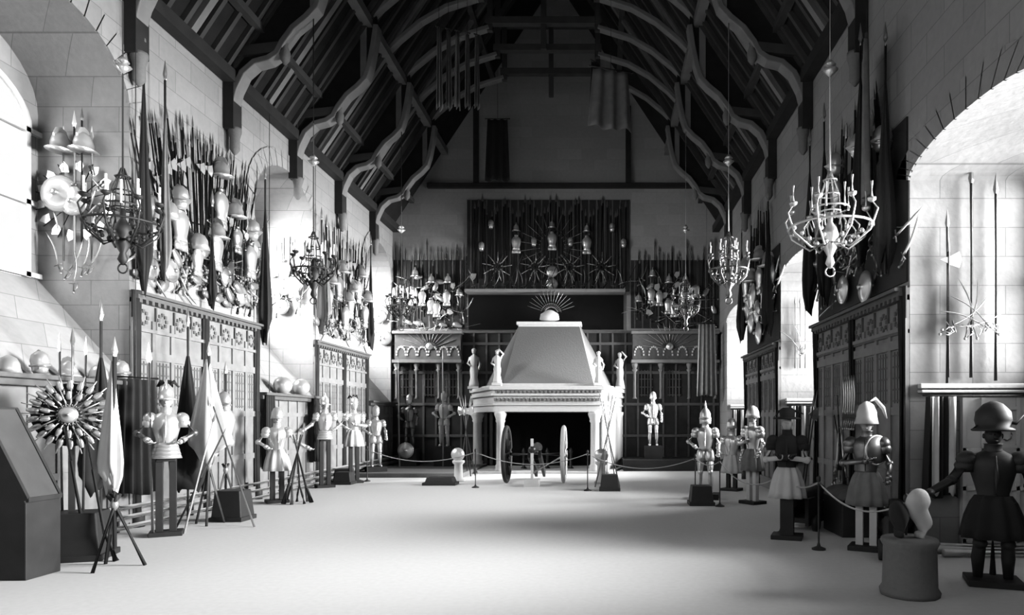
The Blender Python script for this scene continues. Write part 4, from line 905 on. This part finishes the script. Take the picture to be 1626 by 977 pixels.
# crossed stands beside the fireplace
def crossed(x, y, H, n, label, kind, group, r=.35):
    for k in range(n):
        a = k*2*PI/n+.4; lean((x+r*math.cos(a), y+r*math.sin(a), 0), (x-r*.75*math.cos(a), y-r*.75*math.sin(a), H), kind, f'{nth(sorted(range(n), key=lambda q: math.cos(q*2*PI/n+.4)).index(k))} foot from the left, {label}', {'lance': 2.4, 'pike': 2.4, 'halberd': 2.2, 'musket': 1.35}[kind], group)
crossed(PX(965, 0, 18.3).x, 18.3, 2.6, 5, 'crossed pale shaft at the right corner of the fireplace', 'lance', 'crossed shafts at the right corner of the fireplace')
crossed(PX(740, 0, 22).x, 22, 2.6, 5, 'crossed halberd in the stack left of the fireplace', 'halberd', 'crossed halberds left of the fireplace', .3)
boxbase(PX(968, 0, 17.5).x, 17.5, .5, .45, .42, 'small dark block in front of the fireplace corner shafts'); boxbase(PX(700, 0, 19.0).x, 19, .85, .5, .22, 'low dark wedge base left of the fireplace'); boxbase(PX(1113, 0, 14.6).x, 14.6, .5, .45, .42, 'small dark block in front of the slim pointed-helmet armour')
def mortar(x, y, label, m='white'):
    t = empty('drum_stand', (x, y, 0), label, 'stand'); b = MB(); b.lathe([(.2, 0), (.2, .05), (.13, .1), (.12, .5), (.18, .56), (.18, .62)], 14); b.build('pillar', m, t); b = MB(); b.lathe([(.2, 0), (.19, .03), (.06, .07)], 18, Matrix.Translation((0, -.1, .8)) @ Matrix.Rotation(PI/2, 4, 'X')); b.build('disc', 'steel', t)
mortar(PX(728, 0, 20).x, 20.0, 'short pale stand topped by a bright disc left of the barrier post')
mortar(PX(955, 0, 19.5).x, 19.5, 'white bust-shaped stand at the right leg of the fireplace')
# near right: drum with saddle plate, cannon, chests
t = empty('drum_stand', (3.22, 7.15, 0), 'large grey drum carrying a white saddle-shaped plate at the near right', 'stand')
b = MB(); b.lathe([(.29, 0), (.3, .05), (.27, .1), (.26, .5), (.29, .56), (.27, .6)], 24, None, 1, 1, (0, 0, 0), 12, .012); b.build('drum', 'hood', t)
b = MB(); b.tube([(.08, 0, .58), (.18, 0, .7), (.12, 0, .82), (.06, 0, .9), (.1, 0, 1.0), (.12, 0, 1.12)], [.1, .07, .06, .08, .09, .04], 12, None, 1.6); q = b.build('saddle_plate', 'white', t); q.modifiers.new('s', 'SUBSURF').render_levels = 2
b = MB(); b.tube([(-.12, 0, .58), (-.1, 0, .8), (-.14, 0, 1.0)], [.13, .16, .05], 10); q = b.build('cover', 'black', t); q.modifiers.new('s', 'SUBSURF').render_levels = 2
def cannon(x, y, rz, L, label):
    t = empty('cannon', (x, y, 0), label, 'cannon', rz)
    b = MB(); b.lathe([(.04, -.12), (.05, -.05), (.17, 0), (.17, .1), (.15, .15), (.13, L*.6), (.1, L*.92), (.13, L*.96), (.12, L)], 18, Matrix.Translation((0, .5, .55)) @ Matrix.Rotation(PI/2, 4, 'X')); b.build('barrel', 'gun', t)
    b = MB()
    for s in (-1, 1): b.ext([(.6, .1), (.6, .35), (.2, .45), (-.2, .55), (-.6, .55), (-.6, .1)], lambda a, c, q: (q, a, c), s*.16-.03, s*.16+.03)
    b.box((0, 0, .18), (.36, 1.1, .08)); b.build('carriage', 'dwood', t)
    for s in (-1, 1):
        for yy in (-.4, .4): b = MB(); b.lathe([(.14, -.04), (.14, .04)], 16, Matrix.Translation((s*.25, yy, .14)) @ Matrix.Rotation(PI/2, 4, 'Y')); b.build('wheel', 'iron', t)
cannon(3.5, 11.6, -.6, 1.5, 'dark cannon on a low carriage in the shadow by the right panelling'); cannon(4.0, 9.2, -.3, 1.0, 'short black cannon behind the grey drum at the near right')
t = empty('arms_chest', (4.0, 11.0, 0), 'dark wooden chest behind the pale posts on the right', 'chest'); b = MB(); b.box((0, 0, .3), (.6, .9, .6)); b.build('box', 'dwood', t, .02); b = MB(); b.lathe([(.3, -.45), (.3, .45)], 16, Matrix.Translation((0, 0, .6)) @ Matrix.Rotation(PI/2, 4, 'X'), 1, .5); b.build('lid', 'carve', t)
for i, (x, y) in enumerate(((3.7, 12.9), (3.9, 13.4))):
    lean((x, y, 0), (x+.25, y-.2, 2.4), 'halberd', f'{("nearer", "farther")[i]} halberd leaning on the near right panelling', 2.2)
Q = setsx(Wall((WR-.12, 0, 0), (0, 1, 0), -PI/2, 'on the dark panelling behind the white crested helmet'))
for k in range(6): Q.put('sabre', 11.6+k*.1, 1.75, 0, 1.0, .05)
fan(Q, 12.2, .9, .5, 9, ['sword', 'musket'], 1.0, .1, .05, 40, .4)
# rope barrier
POSTS = [(PX(583, 0, 20).x, 20.0, 'by the far left armours'), (PX(755, 0, 18.2).x, 18.2, 'left of the field gun'), (PX(933, 0, 17.4).x, 17.4, 'right of the field gun'), (PX(1104, 0, 15.4).x, 15.4, 'next to the slim pointed-helmet armour'), (PX(1143, 0, 14.3).x, 14.3, 'before the far right window'), (PX(1240, 0, 10.9).x, 10.9, 'beside the pillar of the cocked hat'), (PX(1300, 0, 9.6).x, 9.6, 'before the near right panelling'), (3.25, 7.3, 'by the large grey drum')]
for x, y, lb in POSTS:
    t = empty('barrier_post', (x, y, 0), f'slim iron barrier post {lb}', 'barrier post'); b = MB(); b.lathe([(.1, 0), (.1, .02), (.03, .05), (.014, .1), (.014, .95), (.03, .98), (.03, 1.02), (.005, 1.05)], 10); b.build('shaft', 'iron', t); b = MB(); b.tube([(.04*math.cos(q*PI/6), 0, .93+.02*math.sin(q*PI/6)) for q in range(13)], .006, 5); b.build('hook', 'brass', t)
for (x0, y0, l0), (x1, y1, l1) in zip(POSTS, POSTS[1:]):
    b = MB(); b.tube([(x0+(x1-x0)*q/16, y0+(y1-y0)*q/16, .95-.3*(1-(q/8-1)**2)*min(1, math.hypot(x1-x0, y1-y0)/3)) for q in range(17)]*1, .011, 6); tag(b.build('barrier_rope', 'pshaft'), f'sagging rope from the barrier post {l0}', 'rope')

# each piece of a trophy is told from its like by its place in the row
for (kd, ph), L in PUT.items():
    if len(L) > 1:
        for i, q in enumerate(sorted(L, key=lambda q: q[0])): q[2]['label'] = f'{nth(i)} {ADJ[kd]} from the {q[3]} end, {ph}'
